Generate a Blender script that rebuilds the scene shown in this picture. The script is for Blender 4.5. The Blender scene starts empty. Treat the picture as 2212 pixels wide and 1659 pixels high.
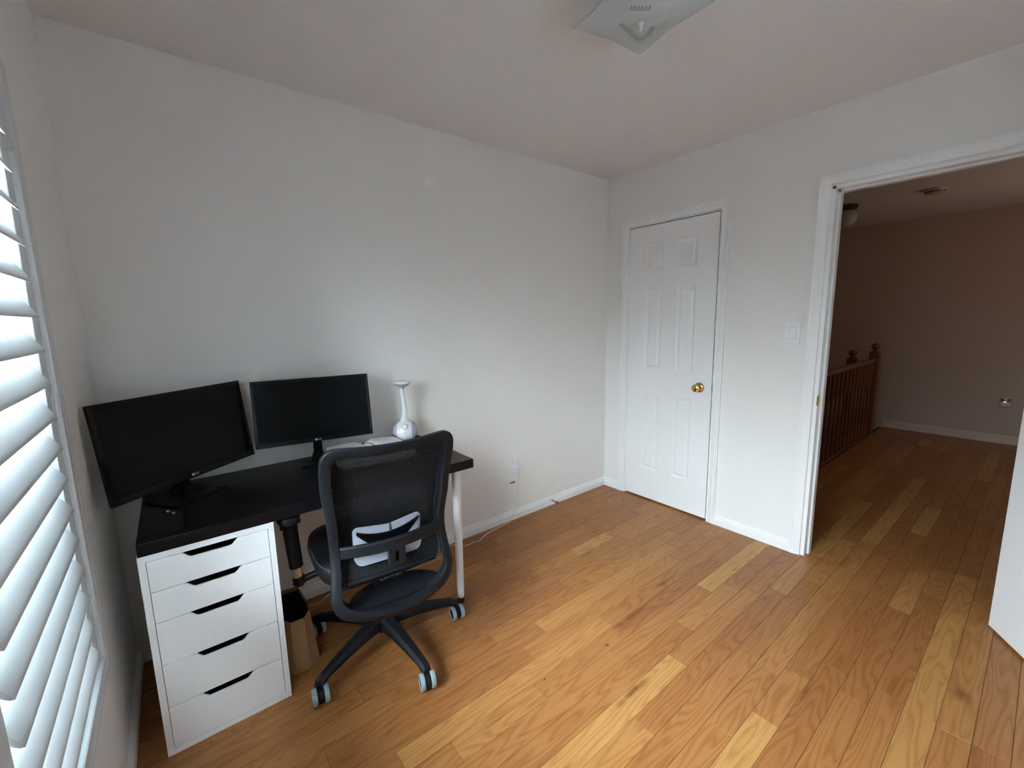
import bpy, bmesh, math, random
from mathutils import Vector, Matrix
random.seed(7)
S = bpy.context.scene
COL = S.collection
PI = math.pi

# ------------------------------------------------------------------ camera
cam_d = bpy.data.cameras.new('camera')
cam = bpy.data.objects.new('camera', cam_d)
COL.objects.link(cam)
cam_d.sensor_fit = 'HORIZONTAL'
cam_d.sensor_width = 36.0
cam_d.lens = 926.298 / 2212 * 36.0
cam_d.clip_start = 0.02
cam.location = (-2.72782, -2.22125, 1.38344)
cam.rotation_mode = 'XYZ'
cam.rotation_euler = (1.42035501, 0.01847004, -0.67315566)
S.camera = cam

# ------------------------------------------------------------------ light
SKY = 29.0
YFW = -3.05
world = bpy.data.worlds.new('overcast_sky')
S.world = world
world.use_nodes = True
wn = world.node_tree
wn.nodes.clear()
wo = wn.nodes.new('ShaderNodeOutputWorld')
bg = wn.nodes.new('ShaderNodeBackground')
tc = wn.nodes.new('ShaderNodeTexCoord')
sx = wn.nodes.new('ShaderNodeSeparateXYZ')
rp = wn.nodes.new('ShaderNodeValToRGB')
mr = wn.nodes.new('ShaderNodeMapRange')
mr.inputs[1].default_value = -1; mr.inputs[2].default_value = 1
wn.links.new(tc.outputs['Generated'], sx.inputs[0])
wn.links.new(sx.outputs[2], mr.inputs[0])
wn.links.new(mr.outputs[0], rp.inputs[0])
e = rp.color_ramp.elements
e[0].position = 0.0; e[0].color = (0.10, 0.11, 0.11, 1)
e[1].position = 1.0; e[1].color = (0.85, 0.94, 1.015, 1)
k = e.new(0.485); k.color = (0.16, 0.18, 0.18, 1)
k = e.new(0.53); k.color = (0.825, 0.93, 1.015, 1)
wn.links.new(rp.outputs[0], bg.inputs[0])
bg.inputs[1].default_value = SKY
wn.links.new(bg.outputs[0], wo.inputs[0])

def area(name, loc, rot, sx_, sy_, power, col, portal=False):
    l = bpy.data.lights.new(name, 'AREA')
    l.shape = 'RECTANGLE'; l.size = sx_; l.size_y = sy_
    l.energy = power; l.color = col
    o = bpy.data.objects.new(name, l); COL.objects.link(o)
    o.location = loc; o.rotation_euler = rot
    if portal: l.cycles.is_portal = True
    return o
# sampling portal in the window opening; added dim lamp at the hall's end stands in for another room's daylight
area('window_portal', (-3.14, -1.45, 1.215), (0, -PI/2, 0), 1.46, 1.44, 1, (1, 1, 1), True)
area('window_portal', (-1.55, YFW-0.14, 1.45), (PI/2, 0, 0), 0.90, 1.00, 1, (1, 1, 1), True)
area('hall_standin_lamp', (2.6, -3.0, 1.5), (PI/2, 0, 0), 1.0, 1.2, 1.35, (1.0, 0.74, 0.58))

S.view_settings.view_transform = 'Standard'
S.view_settings.look = 'None'
S.view_settings.gamma = 1.0
S.view_settings.use_curve_mapping = False
S.view_settings.exposure = 1.70
S.cycles.use_denoising = True
S.cycles.max_bounces = 14
S.cycles.diffuse_bounces = 8
S.cycles.glossy_bounces = 4
S.cycles.transparent_max_bounces = 12
S.cycles.caustics_reflective = False
S.cycles.caustics_refractive = False
S.cycles.sample_clamp_indirect = 25.0

# ------------------------------------------------------------------ materials
def newmat(name):
    m = bpy.data.materials.new(name); m.use_nodes = True
    nt = m.node_tree; b = nt.nodes['Principled BSDF']
    return m, nt, b
def N(nt, t, **kw):
    n = nt.nodes.new(t)
    for k_, v in kw.items(): setattr(n, k_, v)
    return n
def mat(name, col, rough=0.5, metal=0.0, bump=0.0, bscale=200.0, var=0.0, vscale=3.0, spec=0.5, coat=0.0):
    """paint / plastic / metal with fine procedural relief and slight colour variation"""
    m, nt, b = newmat(name)
    b.inputs['Roughness'].default_value = rough
    b.inputs['Metallic'].default_value = metal
    b.inputs['Specular IOR Level'].default_value = spec
    b.inputs['Coat Weight'].default_value = coat
    co = N(nt, 'ShaderNodeTexCoord')
    nz = N(nt, 'ShaderNodeTexNoise'); nz.inputs['Scale'].default_value = vscale; nz.inputs['Detail'].default_value = 3
    nt.links.new(co.outputs['Object'], nz.inputs['Vector'])
    mx = N(nt, 'ShaderNodeMixRGB'); mx.blend_type = 'MIX'
    c2 = tuple(c * (1 - var) for c in col)
    mx.inputs[1].default_value = (*col, 1); mx.inputs[2].default_value = (*c2, 1)
    nt.links.new(nz.outputs[0], mx.inputs[0]); nt.links.new(mx.outputs[0], b.inputs['Base Color'])
    if bump:
        n2 = N(nt, 'ShaderNodeTexNoise'); n2.inputs['Scale'].default_value = bscale; n2.inputs['Detail'].default_value = 4
        bp = N(nt, 'ShaderNodeBump'); bp.inputs['Strength'].default_value = bump; bp.inputs['Distance'].default_value = 0.002
        nt.links.new(co.outputs['Object'], n2.inputs['Vector']); nt.links.new(n2.outputs[0], bp.inputs['Height'])
        nt.links.new(bp.outputs[0], b.inputs['Normal'])
    return m

M = {}
M['wall'] = mat('painted_wall', (0.81, 0.80, 0.78), 0.6, bump=0.12, bscale=260, var=0.02, vscale=1.5, spec=0.3)
M['hall_wall'] = mat('dim_tinted_hall_wall', (0.52, 0.42, 0.36), 0.7, bump=0.12, bscale=260, var=0.04, spec=0.2)  # brown cast of the dim hall put into the wall colour
M['ceiling'] = mat('stippled_ceiling', (0.79, 0.775, 0.77), 0.85, bump=0.9, bscale=170, var=0.03, vscale=60, spec=0.1)
M['trim'] = mat('white_semigloss_trim', (0.84, 0.845, 0.85), 0.33, bump=0.03, bscale=90, var=0.015)
M['hall_trim'] = mat('dimmed_hall_trim', (0.62, 0.52, 0.45), 0.4)  # trim colour darkened and warmed to carry the dimness of the hall
M['door'] = mat('white_door_paint', (0.84, 0.845, 0.85), 0.38, bump=0.08, bscale=120, var=0.015)
M['shutter'] = mat('white_shutter_vinyl', (0.63, 0.655, 0.675), 0.38, var=0.01)
M['vinyl'] = mat('white_window_vinyl', (0.8, 0.82, 0.84), 0.4, var=0.01)
M['brass'] = mat('polished_brass', (0.78, 0.55, 0.20), 0.12, 1.0, var=0.1, vscale=30)
M['steel'] = mat('brushed_steel', (0.6, 0.58, 0.55), 0.25, 1.0, var=0.1, vscale=30)
M['dark_metal'] = mat('dark_metal', (0.10, 0.095, 0.09), 0.35, 0.8, var=0.1)
M['drawer'] = mat('white_laminate', (0.90, 0.905, 0.91), 0.38, bump=0.02, bscale=60, var=0.02)
M['cavity_shade'] = mat('painted_cavity_shade', (0.02, 0.015, 0.015), 0.8)  # near-black puts the shade of closed cavities into the colour
M['plastic'] = mat('black_textured_plastic', (0.008, 0.009, 0.012), 0.45, bump=0.3, bscale=900, var=0.2, vscale=40, spec=0.22)
M['plastic_gloss'] = mat('black_gloss_plastic', (0.003, 0.003, 0.004), 0.2, var=0.1, spec=0.2)
M['bezel'] = mat('black_monitor_shell', (0.004, 0.004, 0.006), 0.35, var=0.2, bump=0.05, bscale=600, spec=0.25)
M['screen'] = mat('matte_black_screen', (0.0022, 0.003, 0.0042), 0.32, var=0.2, vscale=2, spec=0.12)
M['leather'] = mat('black_leather', (0.004, 0.0045, 0.006), 0.33, spec=0.45, bump=0.4, bscale=260, var=0.2)
M['seam'] = mat('seat_seam_thread', (0.03, 0.035, 0.045), 0.6)
M['grey_plastic'] = mat('light_grey_plastic', (0.25, 0.27, 0.32), 0.4, bump=0.2, bscale=700, var=0.04)
M['tyre'] = mat('grey_caster_rubber', (0.27, 0.34, 0.38), 0.5, var=0.1, vscale=60)
M['chrome'] = mat('chrome', (0.55, 0.52, 0.50), 0.32, 1.0)
M['leg_paint'] = mat('white_powder_coat', (0.80, 0.80, 0.80), 0.35, var=0.02)
M['rubber'] = mat('black_rubber', (0.01, 0.01, 0.01), 0.7)
M['paper'] = mat('white_page_paper', (0.88, 0.87, 0.87), 0.7, var=0.04, vscale=12)
M['book_cover'] = mat('dark_book_cover', (0.03, 0.02, 0.03), 0.5)
M['print'] = mat('grey_page_print', (0.55, 0.55, 0.57), 0.8, var=0.3, vscale=220)
M['ribbon'] = mat('red_ribbon', (0.45, 0.02, 0.06), 0.45)
M['lamp_white'] = mat('white_gloss_plastic', (0.80, 0.80, 0.83), 0.15, var=0.01)
M['lamp_lilac'] = mat('lilac_translucent_plastic', (0.50, 0.48, 0.56), 0.25, var=0.05)
M['lamp_grey'] = mat('grey_lamp_lens', (0.45, 0.45, 0.45), 0.3, var=0.1)
M['card'] = mat('brown_cardboard', (0.32, 0.18, 0.08), 0.75, bump=0.15, bscale=300, var=0.2, vscale=20)  # brown lowered to take in the shade under the desk
M['cable'] = mat('cream_cable', (0.80, 0.72, 0.60), 0.45)
M['plug'] = mat('white_plug_plastic', (0.76, 0.76, 0.86), 0.3)
M['plate'] = mat('white_wall_plate', (0.82, 0.82, 0.84), 0.3)
M['slot'] = mat('dark_slot', (0.02, 0.02, 0.02), 0.6)
M['grey_mark'] = mat('grey_label', (0.16, 0.15, 0.13), 0.6, var=0.6, vscale=200)
M['rail_oak'] = mat('varnished_oak_rail', (0.21, 0.085, 0.03), 0.3, bump=0.1, bscale=80, var=0.35, vscale=18)
M['glass_white'] = mat('frosted_white_glass', (0.56, 0.60, 0.61), 0.22, var=0.10, vscale=9)
M['etch'] = mat('etched_pattern', (0.30, 0.32, 0.33), 0.4, var=0.3, vscale=80)
M['logo'] = mat('silver_logo', (0.55, 0.55, 0.57), 0.4)
M['night_white'] = mat('aged_white_plastic', (0.55, 0.53, 0.48), 0.4)
m, nt, b = newmat('red_glow'); b.inputs['Base Color'].default_value = (0.5, 0.02, 0.02, 1)
b.inputs['Emission Color'].default_value = (1.0, 0.16, 0.12, 1); b.inputs['Emission Strength'].default_value = 1.2
M['red_glow'] = m

# coloured ring of the lamp button
m, nt, b = newmat('rainbow_ring'); b.inputs['Roughness'].default_value = 0.3
co = N(nt, 'ShaderNodeTexCoord'); sp = N(nt, 'ShaderNodeSeparateXYZ'); at = N(nt, 'ShaderNodeMath', operation='ARCTAN2')
mp = N(nt, 'ShaderNodeMapRange'); mp.inputs[1].default_value = -PI; mp.inputs[2].default_value = PI
cr = N(nt, 'ShaderNodeValToRGB')
nt.links.new(co.outputs['Object'], sp.inputs[0]); nt.links.new(sp.outputs[1], at.inputs[0]); nt.links.new(sp.outputs[0], at.inputs[1])
nt.links.new(at.outputs[0], mp.inputs[0]); nt.links.new(mp.outputs[0], cr.inputs[0]); nt.links.new(cr.outputs[0], b.inputs['Base Color'])
el = cr.color_ramp.elements
el[0].position = 0; el[0].color = (0.70, 0.50, 0.06, 1); el[1].position = 1; el[1].color = (0.70, 0.50, 0.06, 1)
for p_, c_ in ((0.25, (0.25, 0.45, 0.2, 1)), (0.45, (0.05, 0.25, 0.6, 1)), (0.7, (0.05, 0.12, 0.5, 1)), (0.85, (0.4, 0.3, 0.35, 1))):
    k = el.new(p_); k.color = c_
M['rainbow'] = m

# dark laminate desktop with faint grain along its length
m, nt, b = newmat('black_brown_laminate'); b.inputs['Roughness'].default_value = 0.34; b.inputs['Specular IOR Level'].default_value = 0.22
co = N(nt, 'ShaderNodeTexCoord'); mpg = N(nt, 'ShaderNodeMapping'); mpg.inputs['Scale'].default_value = (2, 60, 60)
nz = N(nt, 'ShaderNodeTexNoise'); nz.inputs['Scale'].default_value = 4; nz.inputs['Detail'].default_value = 6
cr = N(nt, 'ShaderNodeValToRGB'); cr.color_ramp.elements[0].color = (0.002, 0.002, 0.003, 1); cr.color_ramp.elements[1].color = (0.008, 0.007, 0.009, 1)
bp = N(nt, 'ShaderNodeBump'); bp.inputs['Strength'].default_value = 0.1; bp.inputs['Distance'].default_value = 0.001
nt.links.new(co.outputs['Object'], mpg.inputs[0]); nt.links.new(mpg.outputs[0], nz.inputs['Vector'])
nt.links.new(nz.outputs[0], cr.inputs[0]); nt.links.new(cr.outputs[0], b.inputs['Base Color'])
nt.links.new(nz.outputs[0], bp.inputs['Height']); nt.links.new(bp.outputs[0], b.inputs['Normal'])
M['desk'] = m

# chair mesh: woven black fabric full of tiny holes
m, nt, b = newmat('black_woven_mesh'); b.inputs['Base Color'].default_value = (0.008, 0.009, 0.011, 1); b.inputs['Roughness'].default_value = 0.7
b.inputs['Specular IOR Level'].default_value = 0.2
co = N(nt, 'ShaderNodeTexCoord'); nz = N(nt, 'ShaderNodeTexNoise'); nz.inputs['Scale'].default_value = 320; nz.inputs['Detail'].default_value = 1
cr = N(nt, 'ShaderNodeValToRGB'); cr.color_ramp.elements[0].position = 0.47; cr.color_ramp.elements[0].color = (0.012, 0.012, 0.012, 1)
cr.color_ramp.elements[1].position = 0.66; cr.color_ramp.elements[1].color = (0.08, 0.08, 0.085, 1)
tr = N(nt, 'ShaderNodeBsdfTransparent'); mx = N(nt, 'ShaderNodeMixShader'); out = nt.nodes['Material Output']
nt.links.new(co.outputs['Object'], nz.inputs['Vector']); nt.links.new(nz.outputs[0], cr.inputs[0]); nt.links.new(cr.outputs[0], mx.inputs[0])
nt.links.new(b.outputs[0], mx.inputs[1]); nt.links.new(tr.outputs[0], mx.inputs[2]); nt.links.new(mx.outputs[0], out.inputs['Surface'])
M['mesh'] = m

# window glass: clear pane, light passes straight through with a faint reflection
m, nt, b = newmat('window_glass'); out = nt.nodes['Material Output']
tr = N(nt, 'ShaderNodeBsdfTransparent'); tr.inputs[0].default_value = (0.94, 0.97, 0.97, 1)
gl = N(nt, 'ShaderNodeBsdfGlossy'); gl.inputs['Roughness'].default_value = 0.02
fr = N(nt, 'ShaderNodeFresnel'); fr.inputs[0].default_value = 1.35; mx = N(nt, 'ShaderNodeMixShader')
nt.links.new(fr.outputs[0], mx.inputs[0]); nt.links.new(tr.outputs[0], mx.inputs[1]); nt.links.new(gl.outputs[0], mx.inputs[2])
nt.links.new(mx.outputs[0], out.inputs['Surface'])
M['glass'] = m

m, nt, b = newmat('fill_shade_fabric'); out = nt.nodes['Material Output']  # cloth of the added fill window; mix sets how much light enters
df = N(nt, 'ShaderNodeBsdfDiffuse'); df.inputs[0].default_value = (0.75, 0.75, 0.74, 1)
tl = N(nt, 'ShaderNodeBsdfTranslucent'); tl.inputs[0].default_value = (0.75, 0.76, 0.78, 1)
mx = N(nt, 'ShaderNodeMixShader'); mx.inputs[0].default_value = 0.40
nt.links.new(df.outputs[0], mx.inputs[1]); nt.links.new(tl.outputs[0], mx.inputs[2]); nt.links.new(mx.outputs[0], out.inputs['Surface'])
M['shade'] = m

# red oak floor; per-board tone and grain offset come from a mesh attribute
m, nt, b = newmat('red_oak_boards'); b.inputs['Specular IOR Level'].default_value = 0.3
L = nt.links.new
at = N(nt, 'ShaderNodeAttribute', attribute_name='tone'); sp = N(nt, 'ShaderNodeSeparateColor'); L(at.outputs['Color'], sp.inputs[0])
co = N(nt, 'ShaderNodeTexCoord')
off = N(nt, 'ShaderNodeCombineXYZ'); ml = N(nt, 'ShaderNodeMath', operation='MULTIPLY'); ml.inputs[1].default_value = 37.0; L(sp.outputs[1], ml.inputs[0])
ml2 = N(nt, 'ShaderNodeMath', operation='MULTIPLY'); ml2.inputs[1].default_value = 5.0; L(sp.outputs[2], ml2.inputs[0])
L(ml.outputs[0], off.inputs[0]); L(ml2.outputs[0], off.inputs[1]); L(ml.outputs[0], off.inputs[2])
ad = N(nt, 'ShaderNodeVectorMath', operation='ADD'); L(co.outputs['Object'], ad.inputs[0]); L(off.outputs[0], ad.inputs[1])
def mapped(scale):
    n = N(nt, 'ShaderNodeMapping'); n.inputs['Scale'].default_value = scale; L(ad.outputs[0], n.inputs[0]); return n
# cathedral figure: contour lines of a stretched noise field
n1 = N(nt, 'ShaderNodeTexNoise'); n1.inputs['Scale'].default_value = 1.0; n1.inputs['Detail'].default_value = 2.5; n1.inputs['Roughness'].default_value = 0.55
L(mapped((0.85, 7.5, 1.0)).outputs[0], n1.inputs['Vector'])
q1 = N(nt, 'ShaderNodeMath', operation='MULTIPLY'); q1.inputs[1].default_value = 19.0; L(n1.outputs[0], q1.inputs[0])
q2 = N(nt, 'ShaderNodeMath', operation='PINGPONG'); q2.inputs[1].default_value = 0.5; L(q1.outputs[0], q2.inputs[0])
q3 = N(nt, 'ShaderNodeMath', operation='MULTIPLY'); q3.inputs[1].default_value = 2.0; L(q2.outputs[0], q3.inputs[0])
q3b = N(nt, 'ShaderNodeMath', operation='POWER'); q3b.inputs[1].default_value = 2.0; L(q3.outputs[0], q3b.inputs[0])
# fibres
n2 = N(nt, 'ShaderNodeTexNoise'); n2.inputs['Scale'].default_value = 1.0; n2.inputs['Detail'].default_value = 5; n2.inputs['Roughness'].default_value = 0.7
L(mapped((9, 260, 1)).outputs[0], n2.inputs['Vector'])
# broad colour drift and dark mineral streaks
n3 = N(nt, 'ShaderNodeTexNoise'); n3.inputs['Scale'].default_value = 1.0; n3.inputs['Detail'].default_value = 3
L(mapped((2.2, 16, 1)).outputs[0], n3.inputs['Vector'])
n4 = N(nt, 'ShaderNodeTexNoise'); n4.inputs['Scale'].default_value = 1.0; n4.inputs['Detail'].default_value = 4; n4.inputs['Roughness'].default_value = 0.6
L(mapped((3.2, 42, 3)).outputs[0], n4.inputs['Vector'])
st = N(nt, 'ShaderNodeMapRange'); st.inputs[1].default_value = 0.66; st.inputs[2].default_value = 0.82; L(n4.outputs[0], st.inputs[0])
cr = N(nt, 'ShaderNodeValToRGB'); L(sp.outputs[0], cr.inputs[0])
el = cr.color_ramp.elements
el[0].position = 0.0; el[0].color = (0.33, 0.135, 0.052, 1)
el[1].position = 1.0; el[1].color = (0.56, 0.335, 0.150, 1)
for p_, c_ in ((0.3, (0.40, 0.180, 0.070, 1)), (0.55, (0.455, 0.225, 0.088, 1)), (0.8, (0.50, 0.27, 0.108, 1))):
    k = el.new(p_); k.color = c_
def mul(colsock, facsock, dark, amt):
    mm = N(nt, 'ShaderNodeMixRGB', blend_type='MULTIPLY'); mm.inputs[2].default_value = dark
    f = N(nt, 'ShaderNodeMath', operation='MULTIPLY'); f.inputs[1].default_value = amt; L(facsock, f.inputs[0]); L(f.outputs[0], mm.inputs[0]); L(colsock, mm.inputs[1])
    return mm.outputs[0]
c = cr.outputs[0]
c = mul(c, q3b.outputs[0], (0.60, 0.46, 0.36, 1), 0.6)
c = mul(c, n2.outputs[0], (0.50, 0.38, 0.30, 1), 0.65)
c = mul(c, n3.outputs[0], (0.72, 0.62, 0.5, 1), 0.5)
c = mul(c, st.outputs[0], (0.30, 0.19, 0.13, 1), 0.8)
# knots and mineral streaks of particular boards (centre x, y, half-length, half-width, strength)
wob = N(nt, 'ShaderNodeTexNoise'); wob.inputs['Scale'].default_value = 24; wob.inputs['Detail'].default_value = 3; L(co.outputs['Object'], wob.inputs['Vector'])
for kx, ky, krx, kry, kst in ((-1.406, -1.176, 0.009, 0.009, 0.95), (-0.486, -1.337, 0.011, 0.009, 0.95), (-1.731, -1.132, 0.006, 0.006, 0.9), (-0.613, -2.147, 0.050, 0.030, 0.75),
                              (-1.18, -1.132, 0.13, 0.011, 0.7), (-0.82, -1.083, 0.10, 0.009, 0.75), (-1.51, -1.383, 0.11, 0.013, 0.75), (-1.02, -1.79, 0.07, 0.006, 0.6), (-0.70, -0.487, 0.06, 0.008, 0.5)):
    sb = N(nt, 'ShaderNodeVectorMath', operation='SUBTRACT'); L(co.outputs['Object'], sb.inputs[0]); sb.inputs[1].default_value = (kx, ky, 0)
    sc_ = N(nt, 'ShaderNodeVectorMath', operation='MULTIPLY'); L(sb.outputs[0], sc_.inputs[0]); sc_.inputs[1].default_value = (1/krx, 1/kry, 0)
    ln = N(nt, 'ShaderNodeVectorMath', operation='LENGTH'); L(sc_.outputs[0], ln.inputs[0])
    w_ = N(nt, 'ShaderNodeMath', operation='MULTIPLY_ADD'); L(wob.outputs[0], w_.inputs[0]); w_.inputs[1].default_value = 1.6; L(ln.outputs['Value'], w_.inputs[2])
    mk = N(nt, 'ShaderNodeMapRange'); L(w_.outputs[0], mk.inputs[0]); mk.inputs[1].default_value = 0.9; mk.inputs[2].default_value = 2.0; mk.inputs[3].default_value = 1.0; mk.inputs[4].default_value = 0.0
    c = mul(c, mk.outputs[0], (0.26, 0.13, 0.08, 1), kst)
br = N(nt, 'ShaderNodeMixRGB', blend_type='MULTIPLY'); br.inputs[0].default_value = 1.0; br.inputs[2].default_value = (1.20, 1.26, 1.10, 1)
L(c, br.inputs[1]); L(br.outputs[0], b.inputs['Base Color'])
rr = N(nt, 'ShaderNodeMapRange'); rr.inputs[3].default_value = 0.30; rr.inputs[4].default_value = 0.42; L(n3.outputs[0], rr.inputs[0]); L(rr.outputs[0], b.inputs['Roughness'])
bp = N(nt, 'ShaderNodeBump'); bp.inputs['Strength'].default_value = 0.10; bp.inputs['Distance'].default_value = 0.001
L(n2.outputs[0], bp.inputs['Height']); L(bp.outputs[0], b.inputs['Normal'])
M['oak'] = m
M['subfloor'] = mat('dark_board_gap', (0.05, 0.025, 0.012), 0.9)

# ------------------------------------------------------------------ helpers
def obj(name, bm, material, parent=None, smooth=False, bevel=0.0, seg=2, loc=None, rot=None, auto=35):
    me = bpy.data.meshes.new(name)
    bmesh.ops.remove_doubles(bm, verts=bm.verts, dist=1e-6)
    bmesh.ops.recalc_face_normals(bm, faces=bm.faces)
    bm.to_mesh(me); bm.free()
    me.materials.append(M[material] if isinstance(material, str) else material)
    if smooth:
        me.polygons.foreach_set('use_smooth', [True] * len(me.polygons))
        me.set_sharp_from_angle(angle=math.radians(auto))
    o = bpy.data.objects.new(name, me); COL.objects.link(o)
    if parent: o.parent = parent
    if loc is not None: o.location = loc
    if rot is not None: o.rotation_euler = rot
    if bevel:
        md = o.modifiers.new('bevel', 'BEVEL'); md.width = bevel; md.segments = seg; md.limit_method = 'ANGLE'
    return o
def thing(name, label, cat, loc=(0, 0, 0), rz=0.0, group=None):
    o = bpy.data.objects.new(name, None); COL.objects.link(o)
    o.location = loc; o.rotation_euler = (0, 0, rz); o.empty_display_size = 0.1
    o['label'] = label; o['category'] = cat
    if group: o['group'] = group
    return o
def tag(o, label, cat=None, group=None, kind=None):
    o['label'] = label
    if cat: o['category'] = cat
    if group: o['group'] = group
    if kind: o['kind'] = kind
    return o
def box(bm, a, c):
    x0, y0, z0 = a; x1, y1, z1 = c
    vs = [bm.verts.new(p) for p in ((x0,y0,z0),(x1,y0,z0),(x1,y1,z0),(x0,y1,z0),(x0,y0,z1),(x1,y0,z1),(x1,y1,z1),(x0,y1,z1))]
    for f in ((0,3,2,1),(4,5,6,7),(0,1,5,4),(1,2,6,5),(2,3,7,6),(3,0,4,7)): bm.faces.new([vs[i] for i in f])
    return vs
def bx(a, c):
    bm = bmesh.new(); box(bm, a, c); return bm
def ring_faces(bm, rings, closed=True, caps=True):
    for a, b_ in zip(rings[:-1], rings[1:]):
        n = len(a)
        for i in range(n if closed else n - 1):
            j = (i + 1) % n
            try: bm.faces.new((a[i], a[j], b_[j], b_[i]))
            except ValueError: pass
    if caps:
        for r in (rings[0], rings[-1]):
            try: bm.faces.new(r)
            except ValueError: pass
def lathe(prof, seg=24, axis='z', c=(0, 0, 0), bm=None):
    """prof: list of (radius, height)"""
    bm = bm or bmesh.new()
    rings = []
    for r, h in prof:
        r = max(r, 1e-5); ring = []
        for i in range(seg):
            t = 2 * PI * i / seg; p = (r * math.cos(t), r * math.sin(t), h)
            if axis == 'y': p = (p[0], p[2], p[1])
            elif axis == 'x': p = (p[2], p[0], p[1])
            ring.append(bm.verts.new((p[0] + c[0], p[1] + c[1], p[2] + c[2])))
        rings.append(ring)
    ring_faces(bm, rings); return bm
def catmull(pts, n=6, closed=False):
    P = [Vector(p) for p in pts]; out = []; m_ = len(P)
    rng = range(m_ if closed else m_ - 1)
    for i in rng:
        if closed: a, b_, c_, d = P[(i-1) % m_], P[i], P[(i+1) % m_], P[(i+2) % m_]
        else: a, b_, c_, d = P[max(i-1, 0)], P[i], P[i+1], P[min(i+2, m_-1)]
        for j in range(n):
            t = j / n
            out.append(0.5 * ((2*b_) + (c_-a)*t + (2*a-5*b_+4*c_-d)*t*t + (3*b_-a-3*c_+d)*t**3))
    if not closed: out.append(P[-1])
    return out
def tube(pts, r, seg=10, bm=None, closed=False, radii=None):
    bm = bm or bmesh.new(); P = [Vector(p) for p in pts]; rings = []; n = len(P)
    prev = None
    for i, p in enumerate(P):
        a = P[(i-1) % n] if (closed or i > 0) else p; c_ = P[(i+1) % n] if (closed or i < n-1) else p
        d = (c_ - a).normalized()
        ref = prev if prev is not None else (Vector((0, 0, 1)) if abs(d.z) < 0.9 else Vector((1, 0, 0)))
        s = (ref - d * ref.dot(d)).normalized(); u = d.cross(s); prev = s
        rr = radii[i] if radii else r
        rings.append([bm.verts.new(p + s * rr * math.cos(2*PI*k/seg) + u * rr * math.sin(2*PI*k/seg)) for k in range(seg)])
    if closed: rings.append(rings[0]); ring_faces(bm, rings, caps=False)
    else: ring_faces(bm, rings)
    return bm
def prism(poly, axis, lo, hi, bm=None):
    """poly: 2-D points in the plane across `axis`; extruded lo..hi along it"""
    bm = bm or bmesh.new()
    def P(p, h):
        if axis == 'x': return (h, p[0], p[1])
        if axis == 'y': return (p[0], h, p[1])
        return (p[0], p[1], h)
    A = [bm.verts.new(P(p, lo)) for p in poly]; B = [bm.verts.new(P(p, hi)) for p in poly]
    ring_faces(bm, [A, B]); return bm
def struct(name, bm, m_, label, **kw):
    o = obj(name, bm, m_, **kw); o['kind'] = 'structure'; o['label'] = label; return o

# ------------------------------------------------------------------ dimensions
XW = -2.968           # window wall
H = 2.41              # ceiling
YF = -3.05            # wall behind the camera
T = 0.12
CY1, CY2, DH = -0.2113, -0.8789, 2.0216      # closet opening
DY1, DY2 = -1.4425, -2.205                   # doorway
CW = 0.0576
WY1, WY2, WZ1, WZ2 = -0.735, -2.165, 0.515, 1.925   # window opening
HX = 3.97             # far hall wall

# ------------------------------------------------------------------ room shell
bm = bmesh.new()
for a, c_ in (((XW-0.2, 0, -0.1), (T, 0.15, H)),): box(bm, a, c_)
struct('wall_back', bm, 'wall', 'off-white wall behind the desk')
bm = bmesh.new()
box(bm, (0, CY1, -0.1), (T, 0, H)); box(bm, (0, CY2, DH), (T, CY1, H)); box(bm, (0, DY1, -0.1), (T, CY2, H))
box(bm, (0, DY2, DH), (T, DY1, H)); box(bm, (0, YF, -0.1), (T, DY2, H))
struct('wall_right', bm, 'wall', 'off-white wall with the closet door and the doorway')
bm = bmesh.new()
box(bm, (XW-0.2, WY1, -0.1), (XW, 0, H)); box(bm, (XW-0.2, YF, -0.1), (XW, WY2, H))
box(bm, (XW-0.2, WY2, -0.1), (XW, WY1, WZ1)); box(bm, (XW-0.2, WY2, WZ2), (XW, WY1, H))
struct('wall_left', bm, 'wall', 'off-white wall around the shuttered window')
bm = bmesh.new(); box(bm, (XW-0.2, YF-0.15, -0.1), (-2.0, YF, H)); box(bm, (-1.1, YF-0.15, -0.1), (HX+0.15, YF, H)); box(bm, (-2.0, YF-0.15, -0.1), (-1.1, YF, 0.95)); box(bm, (-2.0, YF-0.15, 1.95), (-1.1, YF, H))
struct('wall_front', bm, 'wall', 'off-white wall behind the camera')
w2 = bpy.data.objects.new('fill_window', None); COL.objects.link(w2); w2['kind'] = 'structure'; w2['label'] = 'added unseen fill window with a drawn fabric shade behind the camera'  # unseen window added as fill light from behind the camera
bm = bmesh.new()
for a, c_ in (((-2.0, YF-0.12, 0.95), (-1.95, YF-0.07, 1.95)), ((-1.15, YF-0.12, 0.95), (-1.1, YF-0.07, 1.95)), ((-1.95, YF-0.12, 0.95), (-1.15, YF-0.07, 1.0)), ((-1.95, YF-0.12, 1.9), (-1.15, YF-0.07, 1.95))): box(bm, a, c_)
W2F = bm
W2S = w2
struct('ceiling', bx((XW-0.2, YF-0.15, H), (HX+1.3, 1.4, H+0.12)), 'ceiling', 'white stippled ceiling')
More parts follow.
